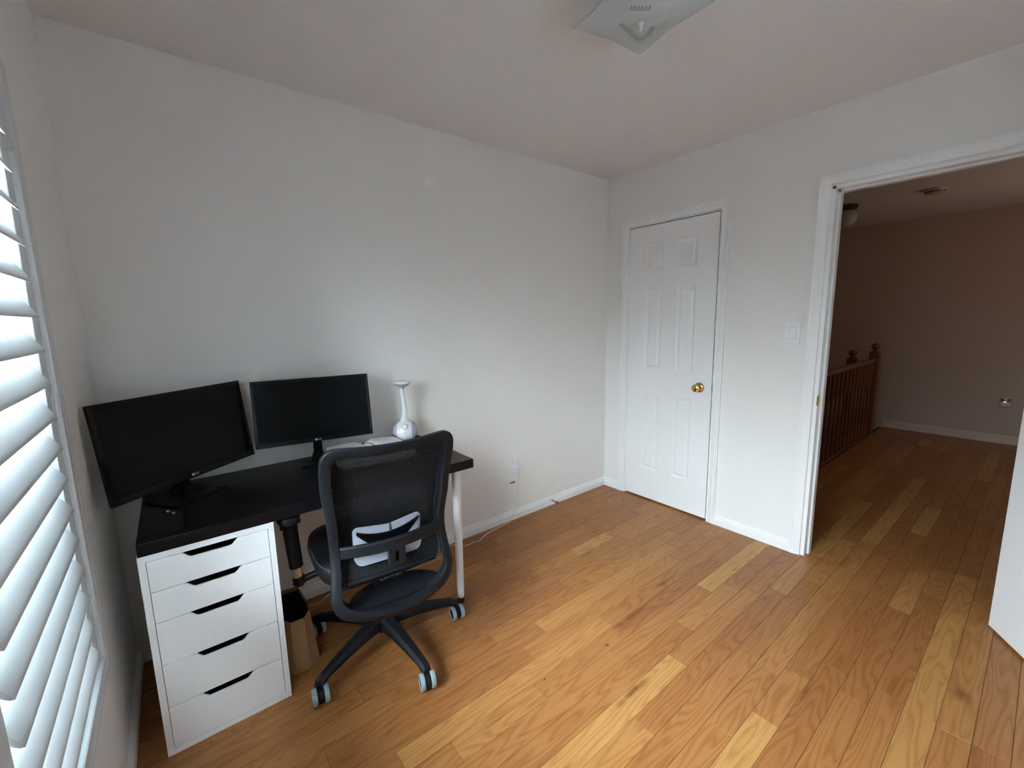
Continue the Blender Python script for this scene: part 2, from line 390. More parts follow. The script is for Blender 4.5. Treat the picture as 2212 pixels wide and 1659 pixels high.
# hallway shell
bm = bmesh.new(); box(bm, (HX, YF, -2.6), (HX+0.12, 0.15, H))
struct('wall_hall_far', bm, 'hall_wall', 'wall at the end of the hallway, dim brown cast put into its colour')
bm = bmesh.new()
box(bm, (T, 0.15, -2.6), (HX+0.12, 0.27, H)); box(bm, (T-0.02, -0.98, -2.6), (T+0.6, 0.15, H)); box(bm, (T, -1.02, -2.6), (HX, -1.0, -0.05))
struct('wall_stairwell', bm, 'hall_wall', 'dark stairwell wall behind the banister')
struct('floor_stairwell', bx((T, -1.0, -2.7), (HX, 0.15, -2.6)), 'rail_oak', 'lower landing of the stairwell')
# closet shell behind the closed door
bm = bmesh.new(); box(bm, (T, -0.98, -0.1), (T+0.6, -0.96, H)); box(bm, (T, -0.06, -0.1), (T+0.6, -0.04, H)); box(bm, (T+0.6, -0.98, -0.1), (T+0.62, -0.04, H)); box(bm, (T, -0.98, -0.1), (T+0.62, -0.04, -0.001)); box(bm, (T, -0.98, 2.2), (T+0.62, -0.04, 2.22))
struct('wall_closet', bm, 'cavity_shade', 'side wall of the closet')  # near-black shell paints the shade seen in the door gaps

# floor: boards as parts
floor = bpy.data.objects.new('floor', None); COL.objects.link(floor)
floor['kind'] = 'structure'; floor['label'] = 'satin red oak strip floor with boards running to the hallway'
bm = bmesh.new(); box(bm, (XW-0.2, YF, -0.1), (HX, -1.0, -0.012)); box(bm, (XW-0.2, -1.0, -0.1), (T, 0.15, -0.012))
obj('subfloor', bm, 'subfloor', floor)
Rm = cam.rotation_euler.to_matrix(); CamT = Rm.transposed(); CL = Vector(cam.location)
def px(p):
    q = CamT @ (Vector(p) - CL)
    if q.z > -0.05: return None
    return 1106 + 926.3 * q.x / -q.z, 829.5 - 926.3 * q.y / -q.z
BW = 0.083
known = {}
for x, y in ((-.656,-.471),(-.663,-.823),(-.579,-.985),(-.244,-1.567),(-1.247,-.99),(-1.551,-.923),(-1.692,-1.0),(-1.307,-1.161),(-1.046,-1.326),
             (-1.412,-1.324),(-1.251,-1.407),(-.995,-1.572),(-.82,-1.825),(-1.258,-1.745),(-1.603,-1.493),(.065,-1.989),(-.581,-2.066),(-.466,-1.499),(-.166,-1.735),(-1.78,-1.16),(.317,-1.745)):
    known.setdefault(math.floor((y + 1.367) / BW), []).append(x)
tone_known = {(-8, -0.166): 0.95}
boards = []
for r in range(-21, 17):
    y0 = -1.367 + r * BW; y1 = y0 + BW
    if y0 > -0.01: continue
    y1 = min(y1, -0.001)
    xe = HX if y1 < -1.0 else T * 0.5 if not (CY2 < (y0+y1)/2 < CY1) else T * 0.5
    ks = sorted(known.get(r, []))
    xs = [XW + 0.002]; x = XW + random.uniform(0.2, 0.9)
    while x < xe - 0.15:
        near = [k_ for k_ in ks if abs(k_ - x) < 0.28]
        if not near: xs.append(x)
        x += random.choice((0.35, 0.5, 0.65, 0.8, 0.95, 1.1)) * random.uniform(0.85, 1.15)
    xs = sorted(xs + ks) + [xe]
    for a, c_ in zip(xs[:-1], xs[1:]):
        if c_ - a < 0.05: continue
        tn = min(1, max(0, random.gauss(0.48, 0.16)))
        if random.random() < 0.03: tn = 0.88
        boards.append([a, y0, c_, y1, tn, random.random(), random.random()])
def board_into(bm, bd, lay):
    a, y0, c_, y1, tn, g1, g2 = bd
    g = 0.0005; ch = 0.0012; dz = random.uniform(-0.0002, 0.0002)
    lo = [(a+g, y0+g, -0.012), (c_-g, y0+g, -0.012), (c_-g, y1-g, -0.012), (a+g, y1-g, -0.012)]
    mi = [(p[0], p[1], -ch*0.7) for p in lo]
    hi = [(a+g+ch, y0+g+ch, dz), (c_-g-ch, y0+g+ch, dz), (c_-g-ch, y1-g-ch, dz), (a+g+ch, y1-g-ch, dz)]
    rs = [[bm.verts.new(p) for p in R_] for R_ in (lo, mi, hi)]
    fs = []
    for A, B in zip(rs[:-1], rs[1:]):
        for i in range(4): fs.append(bm.faces.new((A[i], A[(i+1) % 4], B[(i+1) % 4], B[i])))
    fs.append(bm.faces.new(rs[2]))
    for f in fs:
        for l in f.loops: l[lay] = (tn, g1, g2, 1)
def area_px(bd):
    a, y0, c_, y1 = bd[:4]; n = 0; tot = 0
    A = 0.0
    steps = 8
    for i in range(steps):
        xx = a + (c_-a) * (i + 0.5) / steps
        q = px((xx, (y0+y1)/2, 0)); q2 = px((xx + 0.01, (y0+y1)/2, 0)); q3 = px((xx, (y0+y1)/2 + 0.01, 0))
        if not q or not q2 or not q3: continue
        if -20 < q[0] < 2232 and 300 < q[1] < 1680:
            A += abs((q2[0]-q[0])*(q3[1]-q[1]) - (q2[1]-q[1])*(q3[0]-q[0])) * 1e4 * (c_-a)/steps*(y1-y0)
    return A
boards.sort(key=area_px, reverse=True)
vis = [bd for bd in boards if area_px(bd) > 60][:298]; rest = [bd for bd in boards if bd not in vis]
for bd in vis:
    bm = bmesh.new(); lay = bm.loops.layers.color.new('tone'); board_into(bm, bd, lay)
    me = bpy.data.meshes.new('floor_board'); bm.to_mesh(me); bm.free(); me.materials.append(M['oak'])
    o = bpy.data.objects.new('floor_board', me); COL.objects.link(o); o.parent = floor
bm = bmesh.new(); lay = bm.loops.layers.color.new('tone')
for bd in rest: board_into(bm, bd, lay)
me = bpy.data.meshes.new('floor_board_field'); bm.to_mesh(me); bm.free(); me.materials.append(M['oak'])
o = bpy.data.objects.new('floor_board_field', me); COL.objects.link(o); o.parent = floor; o['kind'] = 'stuff'

# baseboards: profile swept along straight runs  (profile: distance from wall, height)
BP = [(0, 0), (0.014, 0), (0.014, 0.038), (0.0085, 0.0425), (0.0085, 0.0455), (0.0115, 0.047), (0.0115, 0.0525), (0.005, 0.057), (0.005, 0.063), (0.002, 0.067), (0, 0.067)]
def baseboard(name, label, p0, p1, n, m_='trim', zs=1.0):
    bm = bmesh.new(); rings = []
    for p in (p0, p1): rings.append([bm.verts.new((p[0] + n[0]*d, p[1] + n[1]*d, 0.001 + h*zs)) for d, h in BP])
    ring_faces(bm, rings)
    return struct(name, bm, m_, label)
baseboard('baseboard_back', 'white moulded baseboard along the wall behind the desk', (XW, 0), (0, 0), (0, -1))
baseboard('baseboard_right', 'short white baseboard between the corner and the closet casing', (0, 0), (0, CY1+CW), (-1, 0))
baseboard('baseboard_right', 'white baseboard between the closet and the doorway', (0, CY2-CW), (0, DY1+CW), (-1, 0))
baseboard('baseboard_left', 'white baseboard below the window', (XW, YF), (XW, 0), (1, 0))
baseboard('baseboard_hall', 'baseboard along the hallway wall, dimness put into its colour', (HX, YF), (HX, -1.035), (-1, 0), 'hall_trim', zs=1.3)

# door casings: moulded profile swept round three sides (distance outward from the opening, projection)
CP = [(0.0035, 0), (0.0035, 0.009), (0.005, 0.0125), (0.010, 0.010), (0.030, 0.0135), (0.036, 0.017), (0.045, 0.0155), (0.050, 0.019), (0.0576, 0.017), (0.0576, 0)]
def casing(name, label, y1, y2, h, xface, side):
    bm = bmesh.new(); st = []
    for k_ in range(4):
        ring = []
        for d, t in CP:
            x = xface + side * t
            p = ((x, y1 + d, 0.001), (x, y1 + d, h + d), (x, y2 - d, h + d), (x, y2 - d, 0.001))[k_]
            ring.append(bm.verts.new(p))
        st.append(ring)
    ring_faces(bm, st)
    return struct(name, bm, 'trim', label, smooth=True, auto=25)
casing('trim_1', 'white moulded casing around the closet door', CY1, CY2, DH, 0.0, -1)
casing('trim_2', 'white moulded casing around the open doorway', DY1, DY2, DH, 0.0, -1)
casing('trim_3', 'white casing on the hall side of the doorway', DY1, DY2, DH, T, 1)
# doorway jamb with stop
bm = bmesh.new(); j = 0.016
box(bm, (-0.001, DY1-j, 0.001), (T+0.001, DY1, DH)); box(bm, (-0.001, DY2, 0.001), (T+0.001, DY2+j, DH)); box(bm, (-0.001, DY2, DH-j), (T+0.001, DY1, DH))
box(bm, (0.042, DY1-j-0.011, 0.001), (0.082, DY1-j, DH-j)); box(bm, (0.042, DY2+j, 0.001), (0.082, DY2+j+0.011, DH-j)); box(bm, (0.042, DY2+j, DH-j-0.011), (0.082, DY1-j, DH-j))
t4 = struct('trim_4', bm, 'trim', 'white door jamb and stop lining the doorway', bevel=0.001, seg=1)
bm = bmesh.new(); box(bm, (0.004, DY1-j-0.0015, 0.88), (0.036, DY1-j, 0.945))
sp_ = obj('strike_plate', bm, 'brass', t4, bevel=0.001); sp_['label'] = 'polished brass strike plate'
bm = bmesh.new(); box(bm, (-0.006, DY1-j-0.002, 0.887), (0.004, DY1-j+0.003, 0.938)); obj('strike_lip', bm, 'brass', sp_, bevel=0.001)
# closet jamb
bm = bmesh.new(); j = 0.0022
box(bm, (0.0, CY1-j, 0.001), (T, CY1, DH)); box(bm, (0.0, CY2, 0.001), (T, CY2+j, DH)); box(bm, (0.0, CY2, DH-j), (T, CY1, DH))
struct('trim_5', bm, 'trim', 'thin white jamb lining the closet opening')

# ------------------------------------------------------------------ six-panel doors
def door_leaf(parent, w, h, t, z0):
    """leaf in local coords: u 0..w along +x, thickness 0..-t along y (front face y=0), z z0..h. Returns leaf."""
    cols = [(0.138*w/0.662*1.0, 0.275*w/0.662), (0.386*w/0.662, 0.524*w/0.662)]
    rows = [(0.24, 0.818), (1.0, 1.585), (1.704, 1.887)]
    us = sorted({0, w, *[v for c_ in cols for v in c_]}); zs = sorted({z0, h, *[v for r in rows for v in r]})
    bm = bmesh.new()
    for s, yy in ((1, 0.0), (-1, -t)):
        for i in range(len(us)-1):
            for k_ in range(len(zs)-1):
                a, c_, z_a, z_b = us[i], us[i+1], zs[k_], zs[k_+1]
                pan = any(abs(a-c[0]) < 1e-6 for c in cols) and any(abs(z_a-r[0]) < 1e-6 for r in rows)
                def R_(ins, d): return [bm.verts.new((x, yy - s*d, z)) for x, z in ((a+ins, z_a+ins), (c_-ins, z_a+ins), (c_-ins, z_b-ins), (a+ins, z_b-ins))]
                if pan: ring_faces(bm, [R_(0, 0), R_(0.006, 0.005), R_(0.013, 0.008), R_(0.020, 0.0085)], caps=False); bm.faces.new(R_(0.020, 0.0085))
                else: bm.faces.new(R_(0, 0))
    for a, c_ in (((0, z0), (w, z0)), ((w, z0), (w, h)), ((w, h), (0, h)), ((0, h), (0, z0))):
        bm.faces.new([bm.verts.new(p) for p in ((a[0], 0, a[1]), (c_[0], 0, c_[1]), (c_[0], -t, c_[1]), (a[0], -t, a[1]))])
    leaf = obj('door_leaf', bm, 'door', parent)
    for c_ in cols:
        for r in rows:
            bm = bmesh.new()
            for s, yy in ((1, 0.0), (-1, -t)):
                def R2(ins, d): return [bm.verts.new((x, yy - s*d, z)) for x, z in ((c_[0]+ins, r[0]+ins), (c_[1]-ins, r[0]+ins), (c_[1]-ins, r[1]-ins), (c_[0]+ins, r[1]-ins))]
                rr = [R2(0.020, 0.0086), R2(0.022, 0.0065), R2(0.034, 0.002), R2(0.036, 0.0015)]
                ring_faces(bm, rr, caps=False); bm.faces.new(rr[-1])
            obj('raised_panel', bm, 'door', parent)
    return leaf
def knob(parent, u, z, s, t):
    prof = [(0.0, 0), (0.033, 0), (0.033, 0.004), (0.028, 0.009), (0.014, 0.012), (0.012, 0.022), (0.014, 0.030), (0.022, 0.036), (0.0265, 0.045), (0.0265, 0.054), (0.022, 0.062), (0.012, 0.066), (0.0, 0.067)]
    prof = [(r, s*h) for r, h in prof]
    k_ = obj('door_knob', lathe(prof, 28, 'y', (u, 0 if s > 0 else -t, z)), 'brass', parent, smooth=True)
    k_['label'] = 'polished brass round knob'
    return k_
def door_thing(name, label, loc, rz, w, h, t, z0, flip=False):
    d = bpy.data.objects.new(name, None); COL.objects.link(d); d.location = loc; d.rotation_euler = (0, 0, rz)
    d['kind'] = 'structure'; d['label'] = label
    door_leaf(d, w, h, t, z0); return d
# closet door: hinge side near the corner. local +x -> world -y ; front face -> world -x
w1 = CY1 - CY2 - 0.0125
d1 = door_thing('door_1', 'closed white six-panel closet door with brass knob', (0.0, CY1-0.0045, 0), -PI/2, w1, DH-0.0085, 0.035, 0.012)
# rotation -90: local x->-y, local y -> +x ; front face (y=0) faces ... mirror so that the body lies behind x=0
for ch in d1.children: ch.scale = (1, -1, 1)
knob(d1, 0.789+CY1-0.0045-0.0, 0.91, -1, 0.0)
for z in (0.30, 1.73):
    h_ = obj('hinge', lathe([(0.0, -0.038), (0.0045, -0.038), (0.0045, 0.038), (0.0, 0.038)], 10, 'z', (-0.001, -0.004, z)), 'trim', d1, smooth=True)
    bm = bmesh.new(); box(bm, (0.0, -0.001, z-0.038), (0.012, 0.0, z+0.038)); obj('hinge_leaf', bm, 'trim', h_)
bm = bmesh.new(); box(bm, (w1-0.004, 0.004, 0.885), (w1+0.0035, 0.03, 0.94)); obj('latch', bm, 'dark_metal', d1)

# open door swung into the room, hinged on the near jamb
ang = math.atan2(-2.285+2.178, -0.210+0.037)
d2 = door_thing('door_2', 'open white six-panel door swung into the room at the right edge', (-0.037, -2.178, 0), ang, 0.745, DH-0.02, 0.035, 0.012)
for ch in d2.children: ch.scale = (1, -1, 1)
for ch in d2.children: ch.location = (0, 0.0, 0)
knob(d2, 0.68, 0.91, -1, 0.0); knob(d2, 0.68, 0.91, 1, 0.0).location = (0, 0.035, 0)

# ------------------------------------------------------------------ window and shutters
win = bpy.data.objects.new('window_1', None); COL.objects.link(win); win['kind'] = 'structure'; win['label'] = 'bright window behind white plantation shutters'
xo, xi = XW-0.17, XW-0.11
bm = bmesh.new()
for a, c_ in (((xo, WY1-0.05, WZ1), (xi, WY1, WZ2)), ((xo, WY2, WZ1), (xi, WY2+0.05, WZ2)), ((xo, WY2, WZ1), (xi, WY1, WZ1+0.05)), ((xo, WY2, WZ2-0.05), (xi, WY1, WZ2)), ((xo, -1.475, WZ1), (xi, -1.425, WZ2))): box(bm, a, c_)
obj('window_frame', bm, 'vinyl', win, bevel=0.004)
for a, c_ in ((WY1-0.05, -1.425), (-1.475, WY2+0.05)):
    obj('glass_pane', bx((xo+0.025, c_, WZ1+0.05), (xo+0.029, a, WZ2-0.05)), 'glass', win)
obj('window_frame', W2F, 'vinyl', W2S)
obj('glass_pane', bx((-1.95, YF-0.10, 1.0), (-1.15, YF-0.096, 1.9)), 'glass', W2S)
obj('fill_shade', bx((-1.99, YF-0.052, 0.96), (-1.11, YF-0.05, 1.945)), 'shade', W2S)
# L-shaped shutter frame around the opening
FY1, FY2, FZ1, FZ2 = -0.685, -2.215, 0.462, 1.975
fw = 0.045
bm = bmesh.new()
fx = XW + 0.018
prof = [(0.0, XW+0.0005), (0.0, fx-0.004), (0.004, fx), (0.016, fx), (0.019, fx-0.003), (0.024, fx-0.003), (0.028, fx), (fw-0.002, fx), (fw, fx-0.003), (fw, XW-0.028), (fw-0.0005-(FY1-WY1-0.003 if False else 0), XW-0.028)]
prof = [(0.0, XW+0.0005), (0.0, fx-0.004), (0.004, fx), (0.016, fx), (0.019, fx-0.003), (0.024, fx-0.003), (0.028, fx), (0.058, fx), (0.060, fx-0.003), (0.060, XW-0.03), (0.052, XW-0.03), (0.052, XW+0.0005)]
rings = []
for k_ in range(5):
    ring = []
    for d, x in prof:
        p = ((x, FY1-d, FZ1+d), (x, FY1-d, FZ2-d), (x, FY2+d, FZ2-d), (x, FY2+d, FZ1+d))[k_ % 4]
        ring.append(p)
    rings.append([bm.verts.new(q) for q in ring] if k_ < 4 else rings[0])
ring_faces(bm, rings, caps=False)
obj('shutter_frame', bm, 'shutter', win)
TILT = math.atan2(0.0223, 0.0159)
def louver_mesh(length):
    bm = bmesh.new(); rings = []
    n = 20; a_, b_ = 0.0445, 0.0055
    for y in (0, -0.003, -length+0.003, -length):
        s = 0.93 if y in (0, -length) else 1.0
        ring = []
        for i in range(n):
            t = 2*PI*i/n
            u, v = a_*math.cos(t)*s, b_*math.sin(t)*s
            # chord: room edge low, outer edge high
            x = u*math.cos(TILT) + v*math.sin(TILT); z = -u*math.sin(TILT) + v*math.cos(TILT)
            ring.append(bm.verts.new((x, y, z)))
        rings.append(ring)
    ring_faces(bm, rings)
    me = bpy.data.meshes.new('louver'); bmesh.ops.recalc_face_normals(bm, faces=bm.faces); bm.to_mesh(me); bm.free()
    me.materials.append(M['shutter']); me.polygons.foreach_set('use_smooth', [True]*len(me.polygons)); me.set_sharp_from_angle(angle=math.radians(40))
    return me
xc = -2.9485 - 0.0445*math.cos(TILT)
def shutter(label, ya, yb, hinge_y):
    """panel between ya (far) and yb (near)"""
    t = thing('window_shutter', label, 'shutter', (xc, (ya+yb)/2, FZ1+0.062))
    o0 = Vector(t.location)
    st = 0.058
    x0, x1 = -0.014, 0.014
    z0, z1 = FZ1+0.064, FZ2-0.063
    def L_(a, c_): return bx(tuple(Vector(a)-Vector((0, o0.y, o0.z))), tuple(Vector(c_)-Vector((0, o0.y, o0.z))))
    obj('stile', L_((x0, ya-st, z0), (x1, ya, z1)), 'shutter', t, bevel=0.002)
    obj('stile', L_((x0, yb, z0), (x1, yb+st, z1)), 'shutter', t, bevel=0.002)
    ztop = 1.8215 + 0.0395; zbot = 1.8215 - 16*0.076 - 0.0395
    obj('rail', L_((x0, yb+st, ztop), (x1, ya-st, z1)), 'shutter', t, bevel=0.002)
    obj('rail', L_((x0, yb+st, z0), (x1, ya-st, zbot)), 'shutter', t, bevel=0.002)
    me = louver_mesh((ya-st-0.0015) - (yb+st+0.0015))
    for i in range(17):
        o = bpy.data.objects.new('louver', me); COL.objects.link(o); o.parent = t
        o.location = (0, ya-st-0.0015-o0.y, 1.8215-0.076*i-o0.z)
    for z in (0.66, 1.195, 1.80):
        h_ = obj('hinge', lathe([(0, -0.03), (0.005, -0.03), (0.005, 0.03), (0, 0.03)], 10, 'z', (0.018, hinge_y-o0.y, z-o0.z)), 'shutter', t, smooth=True)
        bm = bmesh.new(); s_ = 1 if hinge_y > -1.4 else -1
        box(bm, (0.0145, min(0, s_*-0.022)+hinge_y-o0.y, z-0.03-o0.z), (0.0165, max(0, s_*-0.022)+hinge_y-o0.y, z+0.03-o0.z)); obj('hinge_leaf', bm, 'shutter', h_)
    return t
shutter('far shutter panel, its louvers reaching toward the desk corner', -0.7465, -1.4385, -0.7455)
shutter('near shutter panel of the window, closest to the camera', -1.4415, -2.1535, -2.1545)

# ------------------------------------------------------------------ desk
DX0, DX1, DY, DZ = -2.8725, -1.668, -0.5805, 0.736
desk = thing('desk', 'black-brown desk with white legs against the back wall', 'desk', (DX0, DY, 0))
def D(p): return (p[0]-DX0, p[1]-DY, p[2])
obj('tabletop', bx(D((DX0, DY, DZ-0.042)), D((DX1, -0.016, DZ))), 'desk', desk, bevel=0.0015)
for (x, y) in ((-1.735, -0.53), (-1.735, -0.075)):
    c_ = D((x, y, 0))
    lg = obj('leg', lathe([(0, 0.03), (0.0165, 0.03), (0.0175, 0.10), (0.0205, 0.55), (0.0205, 0.686), (0, 0.686)], 24, 'z', c_), 'leg_paint', desk, smooth=True)
    lg['label'] = 'round white metal leg'
    obj('mounting_plate', lathe([(0, 0.686), (0.03, 0.686), (0.03, 0.6938), (0, 0.6938)], 24, 'z', c_), 'leg_paint', lg, smooth=True)
    obj('foot', lathe([(0, 0.0), (0.015, 0.0), (0.0168, 0.004), (0.0168, 0.032), (0, 0.032)], 20, 'z', c_), 'rubber', lg, smooth=True)

# ------------------------------------------------------------------ drawer unit
UX, UW, UH = -2.8749, 0.3648, 0.6935
unit = thing('drawer_unit', 'white five-drawer cabinet supporting the left end of the desk', 'cabinet', (UX, DY+0.001, 0))
UD = 0.555
bm = bmesh.new(); s = 0.018
box(bm, (0, 0, 0), (s, UD, UH)); box(bm, (UW-s, 0, 0), (UW, UD, UH)); box(bm, (s, 0, UH-0.0195), (UW-s, UD, UH)); box(bm, (s, 0, 0), (UW-s, UD, 0.018)); box(bm, (s, UD-0.01, 0.018), (UW-s, UD, UH-0.02))
obj('carcass', bm, 'drawer', unit)
zs = [0.673, 0.570, 0.466, 0.317, 0.167, 0.019]
for k_ in range(5):
    zt, zb = zs[k_]-0.0012, zs[k_+1]+0.0012
    u0, u1 = s+0.0015, UW-s-0.0015
    uc = (u0+u1)/2 + 0.0; hw = 0.081; dp = 0.021
    poly = [(u0, zb), (u1, zb), (u1, zt)]
    scoop = []
    for i in range(9):      # right shoulder
        t = i/8; scoop.append((uc+hw-0.030*t, zt - dp*(0.5-0.5*math.cos(PI*t))))
    for i in range(9):
        t = i/8; scoop.append((uc-hw+0.030*(1-t), zt - dp*(0.5+0.5*math.cos(PI*t))))
    poly += scoop + [(u0, zt)]
    bm = prism(poly, 'y', 0.0005, 0.0095)
    dr = obj('drawer', bm, 'drawer', unit, bevel=0.0008, seg=1)
    # chamfered pull lip of the scoop and the drawer box behind
    bm = bmesh.new()
    box(bm, (u0+0.012, 0.018, zb+0.01), (u1-0.012, 0.50, zb+0.014)); box(bm, (u0+0.012, 0.018, zb+0.01), (u0+0.018, 0.50, zt-0.03)); box(bm, (u1-0.018, 0.018, zb+0.01), (u1-0.012, 0.50, zt-0.03))
    obj('drawer_box', bm, 'cavity_shade', dr)
obj('shade_panel', bx((s+0.0005, 0.505, 0.019), (UW-s-0.0005, 0.53, UH-0.021)), 'cavity_shade', unit)  # dark panel painted as the shade behind the drawers

# ------------------------------------------------------------------ monitors
def monitor(label, c_, yaw, tilt, w, h, base_c, base_w, base_d, base_yaw, depth=0.022, gloss=False):
    t = thing('monitor', label, 'monitor', (base_c[0], base_c[1], DZ+0.0005), base_yaw)
    inv = t.matrix_basis.inverted() if False else (Matrix.Translation(Vector(t.location)) @ Matrix.Rotation(base_yaw, 4, 'Z')).inverted()
    # frame of the panel: local x right, z up, -y toward viewer
    Wm = Matrix.Translation(Vector(c_)) @ Matrix.Rotation(yaw, 4, 'Z') @ Matrix.Rotation(-tilt, 4, 'X')
    Lm = inv @ Wm
    def put(o): o.matrix_local = Lm; return o
    bz = 0.011 if not gloss else 0.016; bb = bz+0.008
    bm = bmesh.new()
    # shell: front frame with recess, rounded back
    fr_ = [(-w/2, -h/2), (w/2, -h/2), (w/2, h/2), (-w/2, h/2)]
    inn = [(-w/2+bz, -h/2+bb), (w/2-bz, -h/2+bb), (w/2-bz, h/2-bz), (-w/2+bz, h/2-bz)]
    bk = [(x*0.62, z*0.62) for x, z in fr_]
    R_ = [[bm.verts.new((x, y, z)) for x, z in P] for P, y in ((inn, 0.003), (inn, -0.001), (fr_, 0.0), (fr_, depth*0.6), (bk, depth*1.5))]
    ring_faces(bm, R_, caps=False); bm.faces.new(R_[-1])
    sh = put(obj('bezel', bm, 'plastic_gloss' if gloss else 'bezel', t, bevel=0.0015))
    bm = bmesh.new(); box(bm, (-w/2+bz-0.001, 0.0008, -h/2+bb-0.001), (w/2-bz+0.001, 0.003, h/2-bz+0.001))
    put(obj('screen', bm, 'screen', t))
    # logo: disc and two letters
    lx = 0.0
    cu = bpy.data.curves.new('logo', 'FONT'); cu.body = 'LG'; cu.size = 0.0125; cu.extrude = 0.0002; cu.align_x = 'LEFT'; cu.align_y = 'CENTER'
    tmp = bpy.data.objects.new('logo', cu); lme = bpy.data.meshes.new_from_object(tmp); bpy.data.objects.remove(tmp); bpy.data.curves.remove(cu)
    lme.materials.clear(); lme.materials.append(M['logo']); lo = bpy.data.objects.new('logo', lme); COL.objects.link(lo); lo.parent = t
    lo.matrix_local = Lm @ Matrix.Translation((lx+0.001, -0.0013, -h/2+bb/2)) @ Matrix.Rotation(PI/2, 4, 'X')
    bm = lathe([(0, -0.0016), (0.0050, -0.0016), (0.0050, 0), (0, 0)], 20, 'y', (lx-0.0065, 0, -h/2+bb/2)); put(obj('logo_disc', bm, 'logo', t))
    # stand (local coordinates of the base)
    hub = Lm @ Vector((0, depth, -h/2+0.03)); hub2 = Lm @ Vector((0, depth, -h*0.12))
    nb = Vector((0.0, base_d*0.18, 0.028))
    bm = bmesh.new()
    a, d = base_w/2, base_d/2
    lo_ = [(-a, -d), (a, -d), (a, d), (-a, d)]
    R_ = [[bm.verts.new((x, y, z)) for x, y in P] for P, z in ((lo_, 0), (lo_, 0.008), ([(-a*0.92, -d*0.92), (a*0.92, -d*0.92), (a*0.92, d*0.92), (-a*0.92, d*0.92)], 0.010))]
    ring_faces(bm, R_)
    obj('stand_base', bm, 'bezel', t, bevel=0.002)
    bm = bmesh.new()     # wedge rising to the neck
    R_ = [[bm.verts.new((x, y, z)) for x, y, z in P] for P in (
        [(-a*0.55, -d*0.55, 0.0095), (a*0.45, -d*0.55, 0.0095), (a*0.4, d*0.8, 0.0095), (-a*0.4, d*0.8, 0.0095)],
        [(-0.020, nb.y-0.016, 0.045), (0.020, nb.y-0.016, 0.045), (0.020, nb.y+0.016, 0.045), (-0.020, nb.y+0.016, 0.045)])]
    ring_faces(bm, R_); obj('stand_foot_wedge', bm, 'bezel', t, bevel=0.002)
    bm = bmesh.new()
    def sq(p, hw, hd): return [bm.verts.new((p[0]+x, p[1]+y, p[2])) for x, y in ((-hw, -hd), (hw, -hd), (hw, hd), (-hw, hd))]
    ring_faces(bm, [sq((0, nb.y, 0.04), 0.019, 0.014), sq((hub.x*0.5, nb.y*0.5+(hub.y+0.02)*0.5, hub.z*0.6), 0.019, 0.013), sq((hub.x, hub.y+0.012, hub.z), 0.019, 0.012), sq((hub2.x, hub2.y+0.018, hub2.z), 0.019, 0.012)])
    obj('stand_neck', bm, 'bezel', t, bevel=0.003)
    return t
monitor('larger black monitor angled in the corner at the left end of the desk', (-2.718, -0.262, 0.984), 0.675, 0.129, 0.555, 0.327, (-2.735, -0.215), 0.20, 0.165, 0.62, gloss=True)
monitor('smaller black monitor at the back middle of the desk', (-2.240, -0.151, 0.991), -0.160, 0.157, 0.49, 0.293, (-2.235, -0.128), 0.15, 0.14, -0.18)

# ------------------------------------------------------------------ desk lamp
lp = thing('desk_lamp', 'white desk lamp with round ball base and flared top on the right of the desk', 'lamp', (-1.788, -0.102, DZ))
bm = lathe([(0, 0), (0.045, 0), (0.055, 0.006)] + [(0.0665*math.cos(t), 0.062+0.062*math.sin(t)) for t in [(-1.0+0.2*i) for i in range(12)]] + [(0.026, 0.122), (0.018, 0.132), (0.0145, 0.142), (0, 0.142)], 36)
lb = obj('ball_base', bm, 'lamp_white', lp, smooth=True)
# stem leaning back to the left
pts = catmull([(0.0, 0, 0.138), (0.004, 0, 0.17), (0.0, 0.0, 0.22), (-0.004, 0, 0.27), (-0.006, 0.0, 0.298), (-0.008, -0.004, 0.312)], 5)
bm = tube(pts, 0.012, 16, radii=[0.0150-0.0050*min(1, i/18) for i in range(len(pts))]); obj('stem', bm, 'lamp_white', lp, smooth=True)
bm = lathe([(0, 0.300), (0.0115, 0.301), (0.014, 0.308), (0.026, 0.318), (0.040, 0.326), (0.0455, 0.331), (0.0450, 0.3345), (0.030, 0.3385), (0, 0.340)], 32)
hd = obj('lamp_head', bm, 'lamp_white', lp, smooth=True, loc=(-0.014, -0.006, 0.0), rot=(0.06, 0, 0))
bm = lathe([(0.018, 0.3128), (0.030, 0.3195), (0.041, 0.3255), (0.040, 0.3235), (0.022, 0.3110)], 32); obj('lens_ring', bm, 'lamp_grey', lp, smooth=True, loc=(-0.014, -0.006, -0.001), rot=(0.06, 0, 0))
# lilac side windows of the ball, camera-left and right
for sgn in (-1, 1):
    bm = bmesh.new(); rings = []
    for i in range(7):
        t = i/6*0.98; ring = []
        for k_ in range(24):
            a = 2*PI*k_/24
            th = t*0.98
            v = Vector((math.cos(th), math.sin(th)*math.cos(a), math.sin(th)*math.sin(a)))
            ring.append(bm.verts.new((v.x*0.0680*sgn, v.y*0.0680, 0.062+v.z*0.0635)))
        rings.append(ring)
    ring_faces(bm, rings); obj('side_lens', bm, 'lamp_lilac', lp, smooth=True, rot=(0, 0, math.radians(-28 if sgn > 0 else -28)))
bdir = Vector((-0.33, -0.72, 0.60)).normalized()
q = bdir.to_track_quat('Z', 'Y').to_euler()
bpos = Vector((0, 0, 0.062)) + Vector((bdir.x*0.0665, bdir.y*0.0665, bdir.z*0.062))
bm = bmesh.new(); pts = [(0.0155*math.cos(2*PI*i/28), 0.0155*math.sin(2*PI*i/28), 0) for i in range(28)]
ringo = obj('button_ring', tube(pts, 0.0017, 8, bm, closed=True), 'rainbow', lp, smooth=True, loc=bpos*1.0, rot=q)
